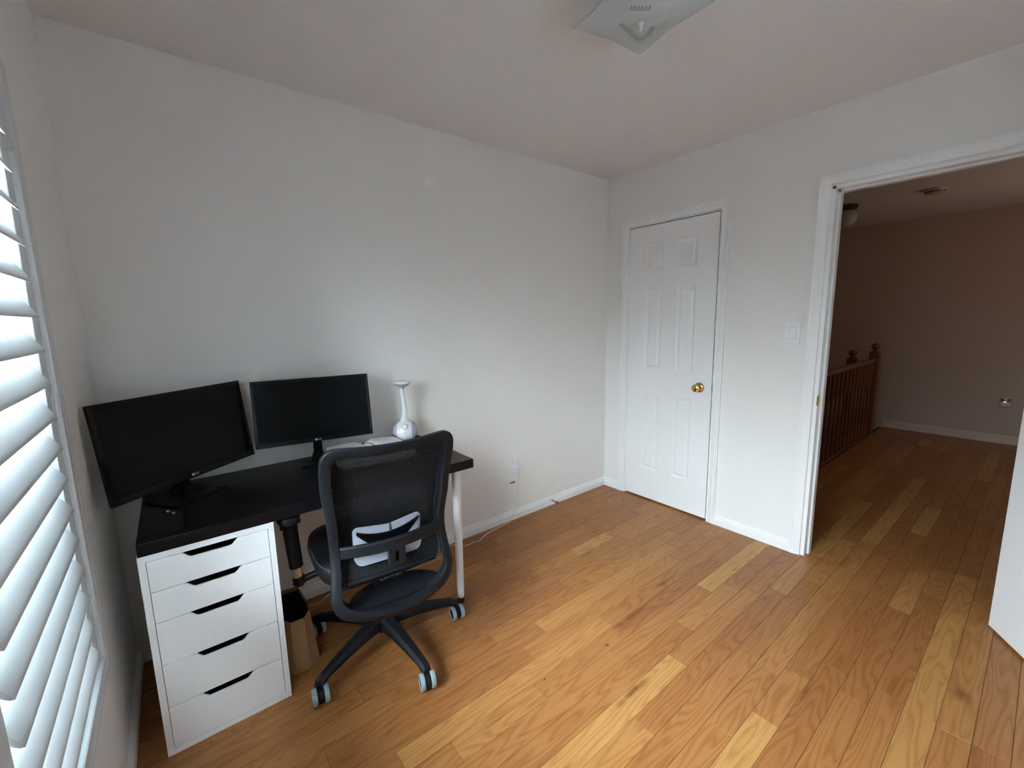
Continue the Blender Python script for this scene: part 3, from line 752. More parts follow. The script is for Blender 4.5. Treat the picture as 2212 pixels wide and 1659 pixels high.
obj('button', lathe([(0, 0.0016), (0.0135, 0.0012), (0.0138, 0), (0, 0)], 24), 'lamp_white', lp, smooth=True, loc=bpos, rot=q)
bd2 = Vector((-0.45, -0.85, 0.16)).normalized()
obj('button_icon', lathe([(0, 0.0006), (0.003, 0.0006), (0.003, 0), (0, 0)], 12), 'lamp_grey', lp, loc=Vector((0, 0, 0.062))+bd2*0.0668, rot=bd2.to_track_quat('Z', 'Y').to_euler())

# ------------------------------------------------------------------ open book
bk = thing('open_book', 'large open book with white pages and red ribbon behind the chair back', 'book', (-2.022, -0.247, DZ), math.radians(2.0))
bk.location.z = DZ + 0.0062; bk.rotation_euler = (0, math.radians(2), math.radians(2))
bd, wl, wr = 0.24, 0.178, 0.160
obj('cover', bx((-wl-0.006, -bd/2-0.004, 0.0005), (wr+0.006, bd/2+0.004, 0.004)), 'book_cover', bk, bevel=0.001)
def page_block(sgn, w, hmax, name):
    bm = bmesh.new(); top = []
    n = 14
    for k_, y in enumerate((-bd/2, bd/2)):
        pts = []
        for i in range(n+1):
            u = i/n
            z = 0.006 + hmax*(0.55+0.45*math.sin(min(1, u*3.2)*PI/2))*(1-0.14*u**1.6)
            pts.append((sgn*u*w, y, z))
        lo = [(sgn*w*1.0, y, 0.0042), (0, y, 0.0042)]
        top.append([bm.verts.new(p) for p in pts + lo])
    ring_faces(bm, top); return obj(name, bm, 'paper', bk, smooth=True, auto=50)
page_block(-1, wl, 0.050, 'page_block'); page_block(1, wr, 0.052, 'page_block')
def lines(sgn, w, hmax, y0, y1, n, u0, u1):
    bm = bmesh.new()
    for j in range(n):
        y = y0 + (y1-y0)*j/(n-1); uu = [u0+(u1-u0)*i/8 for i in range(9)]
        if j % 5 == 4: uu = uu[:5]
        a = []; b_ = []
        for u in uu:
            z = 0.0064 + hmax*(0.55+0.45*math.sin(min(1, u*3.2)*PI/2))*(1-0.14*u**1.6)
            a.append(bm.verts.new((sgn*u*w, y-0.0007, z))); b_.append(bm.verts.new((sgn*u*w, y+0.0007, z)))
        for i in range(len(a)-1): bm.faces.new((a[i], a[i+1], b_[i+1], b_[i]))
    o = obj('printed_text', bm, 'print', bk); o['kind'] = 'stuff'; return o
lines(-1, wl, 0.050, 0.098, -0.095, 30, 0.22, 0.88); lines(1, wr, 0.052, 0.098, -0.095, 30, 0.2, 0.85)
pts = catmull([(0.000, 0.124, 0.020), (0.001, 0.124, 0.040), (0.005, 0.115, 0.0445), (0.010, 0.08, 0.049), (0.013, 0.02, 0.052), (0.008, -0.06, 0.048)], 6)
bm = bmesh.new(); A = [bm.verts.new(p+Vector((-0.003, 0, 0))) for p in pts]; B = [bm.verts.new(p+Vector((0.003, 0, 0))) for p in pts]
C2 = [bm.verts.new(p+Vector((-0.003, 0, 0.0012))) for p in pts]; D2 = [bm.verts.new(p+Vector((0.003, 0, 0.0012))) for p in pts]
for i in range(len(pts)-1):
    bm.faces.new((A[i], A[i+1], B[i+1], B[i])); bm.faces.new((C2[i], D2[i], D2[i+1], C2[i+1])); bm.faces.new((A[i], C2[i], C2[i+1], A[i+1])); bm.faces.new((B[i], B[i+1], D2[i+1], D2[i]))
rb = obj('bookmark_ribbon', bm, 'ribbon', bk); rb['label'] = 'red bookmark ribbon'
pts = catmull([(wr-0.003, 0.122, 0.020), (wr-0.006, 0.121, 0.055), (wr+0.001, 0.105, 0.054), (wr+0.004, 0.06, 0.030), (wr+0.004, 0.02, 0.006)], 6)
o_ = obj('closing_band', tube(pts, 0.0022, 8), 'book_cover', bk, smooth=True); o_['label'] = 'black elastic band'

# small fastener lying on the desk
t = thing('small_fastener', 'tiny clear and silver fastener lying on the desk below the left monitor', 'fastener', (-2.7875, -0.372, DZ+0.005), math.atan2(-0.042, 0.021))
for s_ in (-1, 1):
    obj('end_cap', lathe([(0, s_*0.013), (0.0035, s_*0.014), (0.0045, s_*0.018), (0.003, s_*0.022), (0, s_*0.0225)], 12, 'x'), 'lamp_grey', t, smooth=True)
obj('shaft', lathe([(0, -0.013), (0.0018, -0.013), (0.0018, 0.013), (0, 0.013)], 10, 'x'), 'steel', t, smooth=True)
o = obj('white_bead', lathe([(0, -0.004)]+[(0.0045*math.cos(a), 0.0045*math.sin(a)) for a in (-1, -0.4, 0.2, 0.8, 1.3)]+[(0, 0.0045)], 12), 'lamp_white', smooth=True, loc=(-2.298, -0.545, DZ+0.0045))
tag(o, 'tiny white bead near the desk front edge, left of the chair', 'bead')

# ------------------------------------------------------------------ office chair
HUB = Vector((-2.142, -0.556, 0)); YAW = math.radians(-4.3)
BX, BY = 0.010, 0.028
ch = thing('office_chair', 'black mesh-back office chair with grey casters pushed up to the desk', 'chair', HUB, YAW)
def interp(tab, x):
    if x <= tab[0][0]: return tab[0][1]
    for (a, va), (b_, vb) in zip(tab[:-1], tab[1:]):
        if x <= b_:
            t = (x-a)/(b_-a); t = t*t*(3-2*t); return va+(vb-va)*t
    return tab[-1][1]
VP = [(0.30, -0.250), (0.42, -0.240), (0.60, -0.205), (0.76, -0.235), (0.98, -0.285)]
def backv(u, w_): return interp(VP, w_) - 0.020 + 0.55*u*u
# outer contour of the loop frame (u, w), right half top->bottom, then mirrored
half = [(0.0, 0.972), (0.10, 0.975), (0.165, 0.980), (0.203, 0.978), (0.225, 0.962), (0.236, 0.93), (0.236, 0.85), (0.228, 0.76), (0.218, 0.66), (0.216, 0.57), (0.222, 0.49), (0.230, 0.43), (0.222, 0.39), (0.195, 0.358), (0.145, 0.338), (0.07, 0.322), (0.0, 0.317)]
inner = [(0.0, 0.939), (0.10, 0.942), (0.163, 0.947), (0.189, 0.943), (0.201, 0.929), (0.2045, 0.90), (0.203, 0.84), (0.196, 0.76), (0.188, 0.66), (0.186, 0.57), (0.190, 0.50), (0.196, 0.452), (0.190, 0.420), (0.168, 0.396), (0.125, 0.378), (0.062, 0.366), (0.0, 0.362)]
def loop2(h_): return h_ + [(-u, w_) for u, w_ in reversed(h_[1:-1])]
def dens(pts, n): return [(p.x, p.y) for p in catmull([(u, w_, 0) for u, w_ in pts], n, True)]
O_ = dens(loop2(half), 4); I_ = dens(loop2(inner), 4)
bm = bmesh.new(); rings = []
for (uo, wo_), (ui, wi) in zip(O_, I_):
    dv = 0.010 if wo_ > 0.45 else 0.010 + (0.45-wo_)*0.10
    a, b_ = backv(uo, wo_), backv(ui, wi)
    um, wm = (uo+ui)/2, (wo_+wi)/2; bmid = backv(um, wm)
    rings.append([bm.verts.new(p) for p in ((uo, a+0.012, wo_), (uo, a-0.007, wo_), (uo*0.93+ui*0.07, backv(uo, wo_)-0.010, wo_*0.93+wi*0.07), (um, bmid-dv-0.001, wm), (uo*0.06+ui*0.94, b_-dv+0.001, wo_*0.06+wi*0.94), (ui, b_-0.007, wi), (ui, b_+0.016, wi), (um, bmid+0.018, wm))])
rings.append(rings[0]); ring_faces(bm, rings, caps=False)
obj('back_frame', bm, 'plastic', ch, smooth=True, auto=38)
# mesh panel with its own thin rim, slightly forward of the frame
def inner_u(w_):
    pts = [(w2, u2) for u2, w2 in inner if u2 > 0.15 and 0.42 < w2 < 0.942]
    return interp(sorted(pts), w_)
bm = bmesh.new(); G = []
NW, NU = 24, 14
for i in range(NW+1):
    w_ = 0.468 + (0.950-0.468)*i/NW
    hu = inner_u(min(w_, 0.90)) + 0.004
    if w_ < 0.50: hu -= (0.50-w_)*0.4
    fwd = 0.030 + 0.018*math.sin(PI*min(1, max(0, (w_-0.47)/0.47)))
    G.append([bm.verts.new((hu*(-1+2*j/NU), backv(hu*(-1+2*j/NU), w_)+fwd*(0.35+0.65*abs(-1+2*j/NU)) if False else backv(hu*(-1+2*j/NU)*0.7, w_)+fwd, w_)) for j in range(NU+1)])
for i in range(NW):
    for j in range(NU): bm.faces.new((G[i][j], G[i][j+1], G[i+1][j+1], G[i+1][j]))
obj('mesh_panel', bm, 'mesh', ch, smooth=True)
for s_ in (-1, 1):
    pts = []
    for i in range(NW+1):
        w_ = 0.468 + (0.950-0.468)*i/NW; hu = inner_u(min(w_, 0.90)) + 0.001
        if w_ < 0.50: hu -= (0.50-w_)*0.4
        fwd = 0.030 + 0.018*math.sin(PI*min(1, max(0, (w_-0.47)/0.47)))
        pts.append((s_*hu, backv(hu*0.7, w_)+fwd-0.004, w_))
    obj('mesh_rim', tube(pts, 0.0065, 8), 'plastic', ch, smooth=True)
pts = [(-0.168+0.336*i/12, backv((-0.168+0.336*i/12)*0.7, 0.468)+0.028, 0.466) for i in range(13)]
obj('mesh_rim', tube(pts, 0.009, 10), 'plastic', ch, smooth=True)
# lumbar pad: light grey, curved, split at the top, with a black crescent
def curved_plate(outline, vfun, th, nm, m_, par, **kw):
    """outline polygon (u,w); front and rear skins following vfun; triangulated as vertical strips via grid clip"""
    bm = bmesh.new()
    A = [bm.verts.new((u, vfun(u, w_), w_)) for u, w_ in outline]; B = [bm.verts.new((u, vfun(u, w_)+th, w_)) for u, w_ in outline]
    n = len(outline)
    for i in range(n): bm.faces.new((A[i], A[(i+1) % n], B[(i+1) % n], B[i]))
    fa = bm.faces.new(A); fb = bm.faces.new(B)
    bmesh.ops.triangulate(bm, faces=[fa, fb])
    return obj(nm, bm, m_, par, **kw)
def strip_plate(us, lo_, hi_, vfun, th, nm, m_, par, **kw):
    bm = bmesh.new(); rings = []
    for u in us:
        a, b_ = lo_(u), hi_(u)
        rings.append([bm.verts.new(p) for p in ((u, vfun(u, a), a), (u, vfun(u, (a+b_)/2), (a+b_)/2), (u, vfun(u, b_), b_), (u, vfun(u, b_)+th, b_), (u, vfun(u, a)+th, a))])
    ring_faces(bm, rings); return obj(nm, bm, m_, par, **kw)
def lumv(u, w_): return backv(u*0.8, w_) + 0.010 - 0.004
LC = -0.016; LH = 0.125
def rr(u, r):
    d = LH - abs(u-LC); return 0 if d >= r else r - math.sqrt(max(0, r*r-(r-d)**2))
lo_f = lambda u: 0.522 + rr(u, 0.030); hi_f = lambda u: 0.652 + 0.03*abs(u-LC)/LH*0.6 - rr(u, 0.020)
us = [LC-LH+0.0005+(2*LH-0.001)*i/40 for i in range(41)]
lum = strip_plate(us, lo_f, hi_f, lumv, 0.006, 'lumbar_pad', 'grey_plastic', ch, smooth=True)
lum['label'] = 'light grey plastic lumbar pad'
us = [LC-LH*0.90+(2*LH*0.92)*i/30 for i in range(31)]
cl = lambda u: 0.612 + 0.35*(u-LC)**2/0.12 - 0.010*(1-((u-LC)/LH)**2) ; 
def crl(u): t = min(1, abs(u-LC)/(LH*0.93)); return 0.560 + 0.084*t**1.7
def crh(u): t = min(1, abs(u-LC)/(LH*0.93)); return 0.624 + 0.030*t*t
strip_plate(us, crl, crh, lambda u, w_: lumv(u, w_)-0.0065, 0.005, 'lumbar_slot', 'plastic_gloss', lum)
obj('lumbar_split', bx((LC+0.004, lumv(LC, 0.64)-0.004, 0.622), (LC+0.009, lumv(LC, 0.64)+0.001, 0.656)), 'slot', lum)
# cross bar bulging to the rear, with the centre block and its slot
def barv(u): return interp(VP, 0.585) - 0.058 + 1.35*u*u
bm = bmesh.new(); rings = []
for i in range(25):
    u = -0.186+0.372*i/24; v = barv(u); hh = 0.021; zc = 0.590 - 0.004*(u/0.186)**2
    rings.append([bm.verts.new(p) for p in ((u, v, zc-hh), (u, v-0.004, zc-hh*0.8), (u, v-0.004, zc+hh*0.8), (u, v, zc+hh), (u, v+0.011, zc+hh), (u, v+0.011, zc-hh))])
ring_faces(bm, rings); cb = obj('cross_bar', bm, 'plastic', ch, smooth=True, auto=40)
bm = bmesh.new(); vb = barv(0)
for a, c_ in (((-0.030, vb-0.003, 0.508), (-0.008, vb+0.020, 0.575)), ((0.006, vb-0.003, 0.508), (0.030, vb+0.020, 0.575)), ((-0.009, vb-0.003, 0.560), (0.007, vb+0.020, 0.575)), ((-0.009, vb-0.003, 0.508), (0.007, vb+0.020, 0.522)), ((-0.009, vb+0.012, 0.52), (0.007, vb+0.020, 0.562))): box(bm, a, c_)
obj('lumbar_slider', bm, 'plastic', ch)
# crescent plate joining the loop to the mechanism
bm = bmesh.new(); rings = []
for i in range(25):
    u = -0.176+0.352*i/24
    r0 = -0.262 + 0.3*u*u; f0 = r0 + 0.135*math.sqrt(max(0, 1-(u/0.178)**2)) + 0.004
    z = 0.372
    rings.append([bm.verts.new(p) for p in ((u, r0, z-0.010), (u, f0, z+0.004), (u, f0, z+0.014), (u, r0, z+0.002))])
ring_faces(bm, rings); obj('back_plate', bm, 'plastic', ch, smooth=True)
# mechanism
bm = bmesh.new(); box(bm, (-0.065, -0.15, 0.372), (0.065, 0.09, 0.425)); mc = obj('tilt_mechanism', bm, 'plastic', ch, bevel=0.008)
sp_pts = [( -0.045+0.09*i/120, -0.158+0.012*math.cos(i*0.62), 0.408+0.012*math.sin(i*0.62)) for i in range(121)]
obj('tension_spring', tube(sp_pts, 0.0018, 6), 'steel', mc, smooth=True)
obj('tilt_lever', tube([(0.05, -0.06, 0.415), (0.12, -0.09, 0.425), (0.215, -0.12, 0.43)], 0.007, 8, radii=[0.006, 0.006, 0.009]), 'plastic', ch, smooth=True)
# seat cushion
bm = bmesh.new(); rings = []
SU, SV0, SV1 = 0.250, -0.215, 0.265
def sup(t, sx_, sy_, n=3.4):
    c_, s_ = math.cos(t), math.sin(t)
    return sx_*math.copysign(abs(c_)**(2/n), c_), sy_*math.copysign(abs(s_)**(2/n), s_)
lv = [(0.0, 0.424), (0.55, 0.424), (0.90, 0.426), (0.955, 0.436), (0.985, 0.456), (1.0, 0.478), (0.985, 0.497), (0.93, 0.512), (0.80, 0.520), (0.5, 0.521), (0.0, 0.518)]
for s_, z in lv:
    ring = []
    for i in range(48):
        u, v = sup(2*PI*i/48, SU*max(s_, 0.001), (SV1-SV0)/2*max(s_, 0.001)); ring.append(bm.verts.new((u, v+(SV0+SV1)/2, z - 0.012*(v/0.24 > 0.6)*(v/0.24-0.6))))
    rings.append(ring)
ring_faces(bm, rings); seat = obj('seat', bm, 'leather', ch, smooth=True, auto=60); seat['label'] = 'glossy black upholstered seat cushion'
pts = []
for i in range(64):
    u, v = sup(2*PI*i/64, SU*0.972, (SV1-SV0)/2*0.972); pts.append((u, v+(SV0+SV1)/2, 0.501))
obj('piping', tube(pts, 0.0022, 6, closed=True), 'seam', seat, smooth=True)
bm = bmesh.new(); box(bm, (-0.19, -0.17, 0.414), (0.19, 0.20, 0.426)); obj('seat_shell', bm, 'plastic', ch, bevel=0.008)
# armrests
for s_ in (-1, 1):
    ua = 0.302*s_ if s_ < 0 else 0.276
    bm = bmesh.new(); rings = []
    for z, k_ in ((0.650, 0.8), (0.654, 0.95), (0.668, 1.0), (0.682, 0.97), (0.687, 0.85)):
        rings.append([bm.verts.new((ua+0.010*s_+x, 0.075+y, z)) for x, y in [sup(2*PI*i/28, 0.043*k_, 0.115*k_, 3.0) for i in range(28)]])
    ring_faces(bm, rings); ar = obj('armrest', bm, 'plastic', ch, smooth=True, auto=50)
    bm = bmesh.new(); box(bm, (ua-0.022, 0.02, 0.632), (ua+0.032, 0.12, 0.652)); obj('pad_bracket', bm, 'plastic', ar, bevel=0.006)
    bm = tube([(ua+0.006*s_, 0.055, 0.64), (ua+0.002*s_, 0.050, 0.55), (ua-0.003*s_, 0.045, 0.452)], 0.026, 20, radii=[0.0275, 0.0255, 0.0245]); obj('arm_sleeve', bm, 'plastic', ar, smooth=True)
    bm = tube([(ua-0.003*s_, 0.045, 0.455), (ua-0.006*s_, 0.043, 0.395)], 0.0185, 18); po = obj('arm_post', bm, 'chrome', ar, smooth=True); po['label'] = 'bright metal post'
    bm = tube([(ua-0.006*s_, 0.043, 0.412), (ua-0.008*s_, 0.043, 0.384), (ua-0.008*s_, 0.043, 0.374)], 0.022, 18, radii=[0.021, 0.0235, 0.017]); obj('arm_socket', bm, 'plastic', ar, smooth=True)
    bm = tube([(ua-0.010*s_, 0.043, 0.390), (ua-0.07*s_, 0.035, 0.405), (ua-0.14*s_, 0.02, 0.416)], 0.013, 12); obj('arm_bracket', bm, 'plastic', ar, smooth=True)
    obj('adjust_knob', lathe([(0, 0), (0.010, 0), (0.011, 0.008), (0.007, 0.014), (0, 0.014)], 14, 'x', (ua-(0.040 if s_ < 0 else -0.026), 0.03, 0.628)), 'plastic', ar, smooth=True)
# gas column
obj('gas_column', lathe([(0, 0.050), (0.022, 0.050), (0.027, 0.060), (0.027, 0.24), (0.0275, 0.245), (0.016, 0.248), (0.016, 0.375), (0, 0.375)], 24, 'z', (BX, BY, 0)), 'plastic', ch, smooth=True)
bm = lathe([(0, 0.070), (0.038, 0.070), (0.047, 0.080), (0.047, 0.125), (0.036, 0.140), (0, 0.140)], 30, 'z', (BX, BY, 0)); obj('base_hub', bm, 'plastic', ch, smooth=True)
A0 = math.radians(204.3+4.3); RB = 0.330
for i in range(5):
    a = A0 + i*2*PI/5
    d = Vector((math.cos(a), math.sin(a), 0)); n_ = Vector((-d.y, d.x, 0))
    bm = bmesh.new(); rings = []
    for r, hw, zt, zb in ((0.030, 0.030, 0.138, 0.082), (0.12, 0.0265, 0.128, 0.086), (0.22, 0.022, 0.111, 0.080), (0.300, 0.0185, 0.094, 0.070), (0.328, 0.0175, 0.086, 0.056), (0.340, 0.0150, 0.074, 0.052)):
        p = d*r + Vector((BX, BY, 0))
        rings.append([bm.verts.new((p+n_*x).to_tuple()[:2] + (z,)) for x, z in ((-hw, zb), (-hw, zt-0.012), (-hw*0.55, zt), (hw*0.55, zt), (hw, zt-0.012), (hw, zb))])
    ring_faces(bm, rings); arm = obj('base_leg', bm, 'plastic', ch, smooth=True, auto=30)
    # caster
    p = d*RB + Vector((BX, BY, 0)); ca = math.radians((-6, -14, -8, 30, 12)[i]) - YAW
    ax = Vector((math.cos(ca), math.sin(ca), 0))
    bm = bmesh.new(); c0 = Vector((p.x + 0.022*math.sin(ca), p.y - 0.022*math.cos(ca), 0.031))
    fork = lathe([(0, -0.011), (0.024, -0.011), (0.0265, -0.008), (0.0265, 0.008), (0.024, 0.011), (0, 0.011)], 24, 'x')
    cst = obj('caster', fork, 'plastic', ch, smooth=True, loc=c0, rot=(0, 0, ca)); 
    obj('caster_stem', lathe([(0, 0.018), (0.013, 0.018), (0.013, 0.046), (0, 0.046)], 14), 'plastic', cst, smooth=True, loc=(0, 0.022, 0))
    for s_ in (-1, 1):
        tp = [(0.012, s_*0.0115), (0.0285, s_*0.0115), (0.0305, s_*0.014), (0.0308, s_*0.022), (0.0295, s_*0.0275), (0.025, s_*0.029), (0.0235, s_*0.0275), (0.0235, s_*0.014)]
        wl_ = obj('caster_wheel', lathe(tp, 32, 'x'), 'tyre', cst, smooth=True, auto=30); wl_['label'] = 'grey rubber-treaded wheel'
        obj('hub_cap', lathe([(0, s_*0.012), (0.0237, s_*0.012), (0.0237, s_*0.0265), (0.008, s_*0.0275), (0, s_*0.0275)], 24, 'x'), 'plastic', cst, smooth=True)

# ------------------------------------------------------------------ cardboard waste bin
wb = thing('waste_bin', 'open brown cardboard bin standing between the drawer cabinet and the chair', 'bin', (-2.44, -0.35, 0))
top = [(-2.475, -0.478), (-2.425, -0.478), (-2.397, -0.440), (-2.390, -0.378), (-2.397, -0.230), (-2.459, -0.228), (-2.492, -0.262), (-2.500, -0.440)]
bot = [(-2.480, -0.487), (-2.425, -0.487), (-2.378, -0.458), (-2.376, -0.380), (-2.380, -0.220), (-2.459, -0.215), (-2.499, -0.235), (-2.502, -0.460)]
O2 = Vector((-2.44, -0.35, 0))
bm = bmesh.new()
cx = sum(p[0] for p in top)/8; cy = sum(p[1] for p in top)/8
def ins(P, k_): return [(cx+(x-cx)*k_, cy+(y-cy)*k_) for x, y in P]
R_ = [[bm.verts.new((x-O2.x, y-O2.y, z)) for x, y in P] for P, z in ((bot, 0.0), (top, 0.22), (ins(top, 0.96), 0.22), (ins(bot, 0.95), 0.006))]
ring_faces(bm, R_); obj('carton', bm, 'card', wb)
bm = bmesh.new(); cl_ = ins(bot, 0.93); R_ = [[bm.verts.new((x-O2.x, y-O2.y, z)) for x, y in P] for P, z in ((ins(top, 0.955), 0.205), (ins(top, 0.945), 0.205), (ins(bot, 0.92), 0.012))]
ring_faces(bm, R_, caps=False); bm.faces.new(R_[-1]); o = obj('black_liner', bm, 'rubber', wb); o['label'] = 'black plastic liner'

# ------------------------------------------------------------------ wall fittings
t = thing('wall_outlet', 'white duplex power outlet on the wall right of the desk', 'outlet', (-0.982, 0, 0.396))
obj('cover_plate', bx((-0.035, -0.005, -0.0575), (0.035, 0, 0.0575)), 'plate', t, bevel=0.002)
for dz in (0.021, -0.021):
    rcp = obj('receptacle', prism([(x, dz+z) for x, z in [(-0.017, -0.010), (-0.010, -0.0145), (0.010, -0.0145), (0.017, -0.010), (0.017, 0.010), (0.010, 0.0145), (-0.010, 0.0145), (-0.017, 0.010)]], 'y', -0.0072, -0.004), 'plate', t)
    bm = bmesh.new(); box(bm, (-0.0075, -0.0076, dz-0.002), (-0.0055, -0.0071, dz+0.007)); box(bm, (0.0055, -0.0076, dz-0.001), (0.0075, -0.0071, dz+0.006)); box(bm, (-0.002, -0.0076, dz-0.010), (0.002, -0.0071, dz-0.006)); obj('socket_slots', bm, 'slot', rcp)
t = thing('phone_charger', 'white plug-in charger in the outlet with cream cable trailing along the floor', 'charger', (-0.972, -0.008, 0.372))
obj('plug_body', bx((-0.019, -0.040, -0.024), (0.019, 0, 0.020)), 'plug', t, bevel=0.005, seg=3)
o3 = Vector((-0.972, -0.008, 0.372))
cp = [(-0.965, -0.035, 0.350), (-0.962, -0.036, 0.33), (-0.957, -0.030, 0.30), (-0.950, -0.024, 0.262), (-0.958, -0.022, 0.215), (-0.953, -0.020, 0.15), (-0.951, -0.018, 0.09), (-0.985, -0.019, 0.058), (-1.012, -0.022, 0.026), (-1.035, -0.026, 0.0035), (-1.107, -0.036, 0.0035), (-1.209, -0.052, 0.0035), (-1.278, -0.071, 0.0035), (-1.332, -0.102, 0.0035), (-1.363, -0.090, 0.0035), (-1.417, -0.097, 0.0035), (-1.442, -0.082, 0.0035), (-1.480, -0.040, 0.0035), (-1.58, -0.035, 0.0035), (-1.75, -0.045, 0.0035), (-2.0, -0.04, 0.0035), (-2.18, -0.035, 0.0035), (-2.235, -0.050, 0.0035), (-2.281, -0.080, 0.0035), (-2.323, -0.078, 0.0035), (-2.345, -0.060, 0.0035)]
pts = [p - o3 for p in catmull(cp, 5)]
obj('cable', tube(pts, 0.0022, 8), 'cable', t, smooth=True)
bm = bmesh.new()
for i in range(4): box(bm, (-0.999+0.0115*i, -0.0015, 0.262-(0.0008*i)), (-0.990+0.0115*i, 0, 0.272+0.001*(i % 2)))
o = obj('wall_sticker', bm, 'grey_mark'); tag(o, 'small dark grey strip stuck on the wall below the outlet', 'sticker')
t = thing('light_switch', 'white rocker light switch between the closet door and the doorway', 'switch', (0, -1.3135, 1.2785))
obj('cover_plate', bx((-0.006, -0.038, -0.060), (0, 0.038, 0.060)), 'plate', t, bevel=0.002)
bm = bmesh.new(); prism([(-0.0165, -0.0345), (0.0165, -0.0345), (0.0165, 0.0345), (-0.0165, 0.0345)], 'x', -0.0068, -0.004, bm); obj('rocker_gap', bm, 'grey_plastic', t)
bm = bmesh.new(); vs = [bm.verts.new(p) for p in ((-0.0068, -0.0155, -0.0335), (-0.0068, 0.0155, -0.0335), (-0.0068, 0.0155, 0.0335), (-0.0068, -0.0155, 0.0335), (-0.0095, -0.0155, -0.033), (-0.0095, 0.0155, -0.033), (-0.0072, 0.0155, 0.033), (-0.0072, -0.0155, 0.033))]
for f in ((0, 1, 2, 3), (4, 7, 6, 5), (0, 4, 5, 1), (1, 5, 6, 2), (2, 6, 7, 3), (3, 7, 4, 0)): bm.faces.new([vs[i] for i in f])
obj('rocker', bm, 'plate', t)
t = thing('door_stop', 'small metal door stop with white tip on the back baseboard', 'door stop', (-0.624, -0.0125, 0.043))
obj('mount', lathe([(0, 0), (0.010, 0), (0.010, -0.004), (0.007, -0.010), (0, -0.010)], 16, 'y'), 'lamp_white', t, smooth=True)
obj('rod', lathe([(0, -0.008), (0.0038, -0.008), (0.0030, -0.056), (0, -0.056)], 12, 'y'), 'dark_metal', t, smooth=True)
obj('bumper', lathe([(0, -0.054), (0.006, -0.054), (0.0065, -0.066), (0.004, -0.069), (0, -0.069)], 14, 'y'), 'rubber', t, smooth=True)

# ------------------------------------------------------------------ ceiling light
cl = thing('ceiling_light', 'square frosted glass ceiling light with pale corners and a centre knob', 'ceiling light', (-1.452, -1.302, H), math.radians(-9))
obj('ceiling_pan', lathe([(0, 0), (0.10, 0), (0.10, -0.012), (0.085, -0.020), (0, -0.020)], 36), 'lamp_white', cl, smooth=True)
bm = bmesh.new(); NG = 28; Gt = []; Gb = []
hsz = 0.152
def shade(u, v):
    r2 = u*u+v*v
    z = -0.108 + 0.027*r2 - 0.034*abs(u*v)**1.5
    return z
for i in range(NG+1):
    ra, rb_ = [], []
    for j_ in range(NG+1):
        u, v = -1+2*i/NG, -1+2*j_/NG
        k_ = 1 - 0.06*(1-abs(v)**2)*abs(u)**3; k2 = 1 - 0.06*(1-abs(u)**2)*abs(v)**3
        x, y, z = u*hsz*k_, v*hsz*k2, shade(u, v)
        ra.append(bm.verts.new((x, y, z))); rb_.append(bm.verts.new((x, y, z+0.004)))
    Gt.append(ra); Gb.append(rb_)
for i in range(NG):
    for j_ in range(NG):
        bm.faces.new((Gt[i][j_], Gt[i][j_+1], Gt[i+1][j_+1], Gt[i+1][j_])); bm.faces.new((Gb[i][j_], Gb[i+1][j_], Gb[i+1][j_+1], Gb[i][j_+1]))
for i in range(NG):
    for A, B in (((i, 0), (i+1, 0)), ((i, NG), (i+1, NG)), ((0, i), (0, i+1)), ((NG, i), (NG, i+1))):
        bm.faces.new((Gt[A[0]][A[1]], Gt[B[0]][B[1]], Gb[B[0]][B[1]], Gb[A[0]][A[1]]))
gs = obj('glass_shade', bm, 'glass_white', cl, smooth=True)
def leafpat(cx_, cy_, ang_, n, sc):
    bm = bmesh.new()
    for i in range(n):
        s_ = 0.010+0.017*i/n*sc
        for sg in (-1, 1):
            px_, py_ = cx_+math.cos(ang_)*(i*0.011), cy_+math.sin(ang_)*(i*0.011)
            aa = ang_+sg*0.9
            P = []
            for k_ in range(8):
                t_ = k_/8*2*PI; lx, ly = 0.006+0.006*math.cos(t_), 0.0024*math.sin(t_)
                x = px_+math.cos(aa)*lx-math.sin(aa)*ly; y = py_+math.sin(aa)*lx+math.cos(aa)*ly
                P.append(bm.verts.new((x, y, shade(x/hsz, y/hsz)-0.0012)))
            bm.faces.new(P)
    return bm
for a, b_, an in ((-0.05, 0.035, 0.25), (-0.02, -0.06, 2.6), (0.05, 0.0, 0.9), (0.02, 0.06, 0.2)):
    o = obj('etched_leaves', leafpat(a, b_, an, 6, 1), 'etch', gs)
obj('finial', lathe([(0, -0.106), (0.009, -0.107), (0.0095, -0.111), (0.0055, -0.114), (0.007, -0.119), (0.006, -0.127), (0.003, -0.130), (0, -0.130)], 20), 'lamp_white', cl, smooth=True)

# ------------------------------------------------------------------ hallway things
# banister
RX0, RX1, RY = 0.78, 3.42, -1.0
bn = thing('stair_banister', 'oak banister guarding the stairwell in the hallway', 'banister', (RX0, RY, 0))
hr = [(-0.030, 0.0), (0.030, 0.0), (0.033, 0.018), (0.022, 0.038), (-0.022, 0.038), (-0.033, 0.018)]
obj('handrail', prism([(y, z+0.838) for y, z in hr], 'x', 0, RX1-RX0), 'rail_oak', bn, bevel=0.003)
obj('shoe_rail', bx((0, -0.03, 0.001), (RX1-RX0, 0.03, 0.022)), 'rail_oak', bn, bevel=0.003)
bp_ = [(0.0, 0.022), (0.0185, 0.022), (0.0185, 0.13)] + [(0.0185, 0.13), (0.012, 0.145), (0.017, 0.16), (0.011, 0.175), (0.016, 0.23), (0.014, 0.35), (0.0105, 0.50), (0.0095, 0.545), (0.015, 0.56), (0.010, 0.575), (0.015, 0.60), (0.0185, 0.615), (0.0185, 0.838), (0, 0.838)]
bme = None; x = 0.10
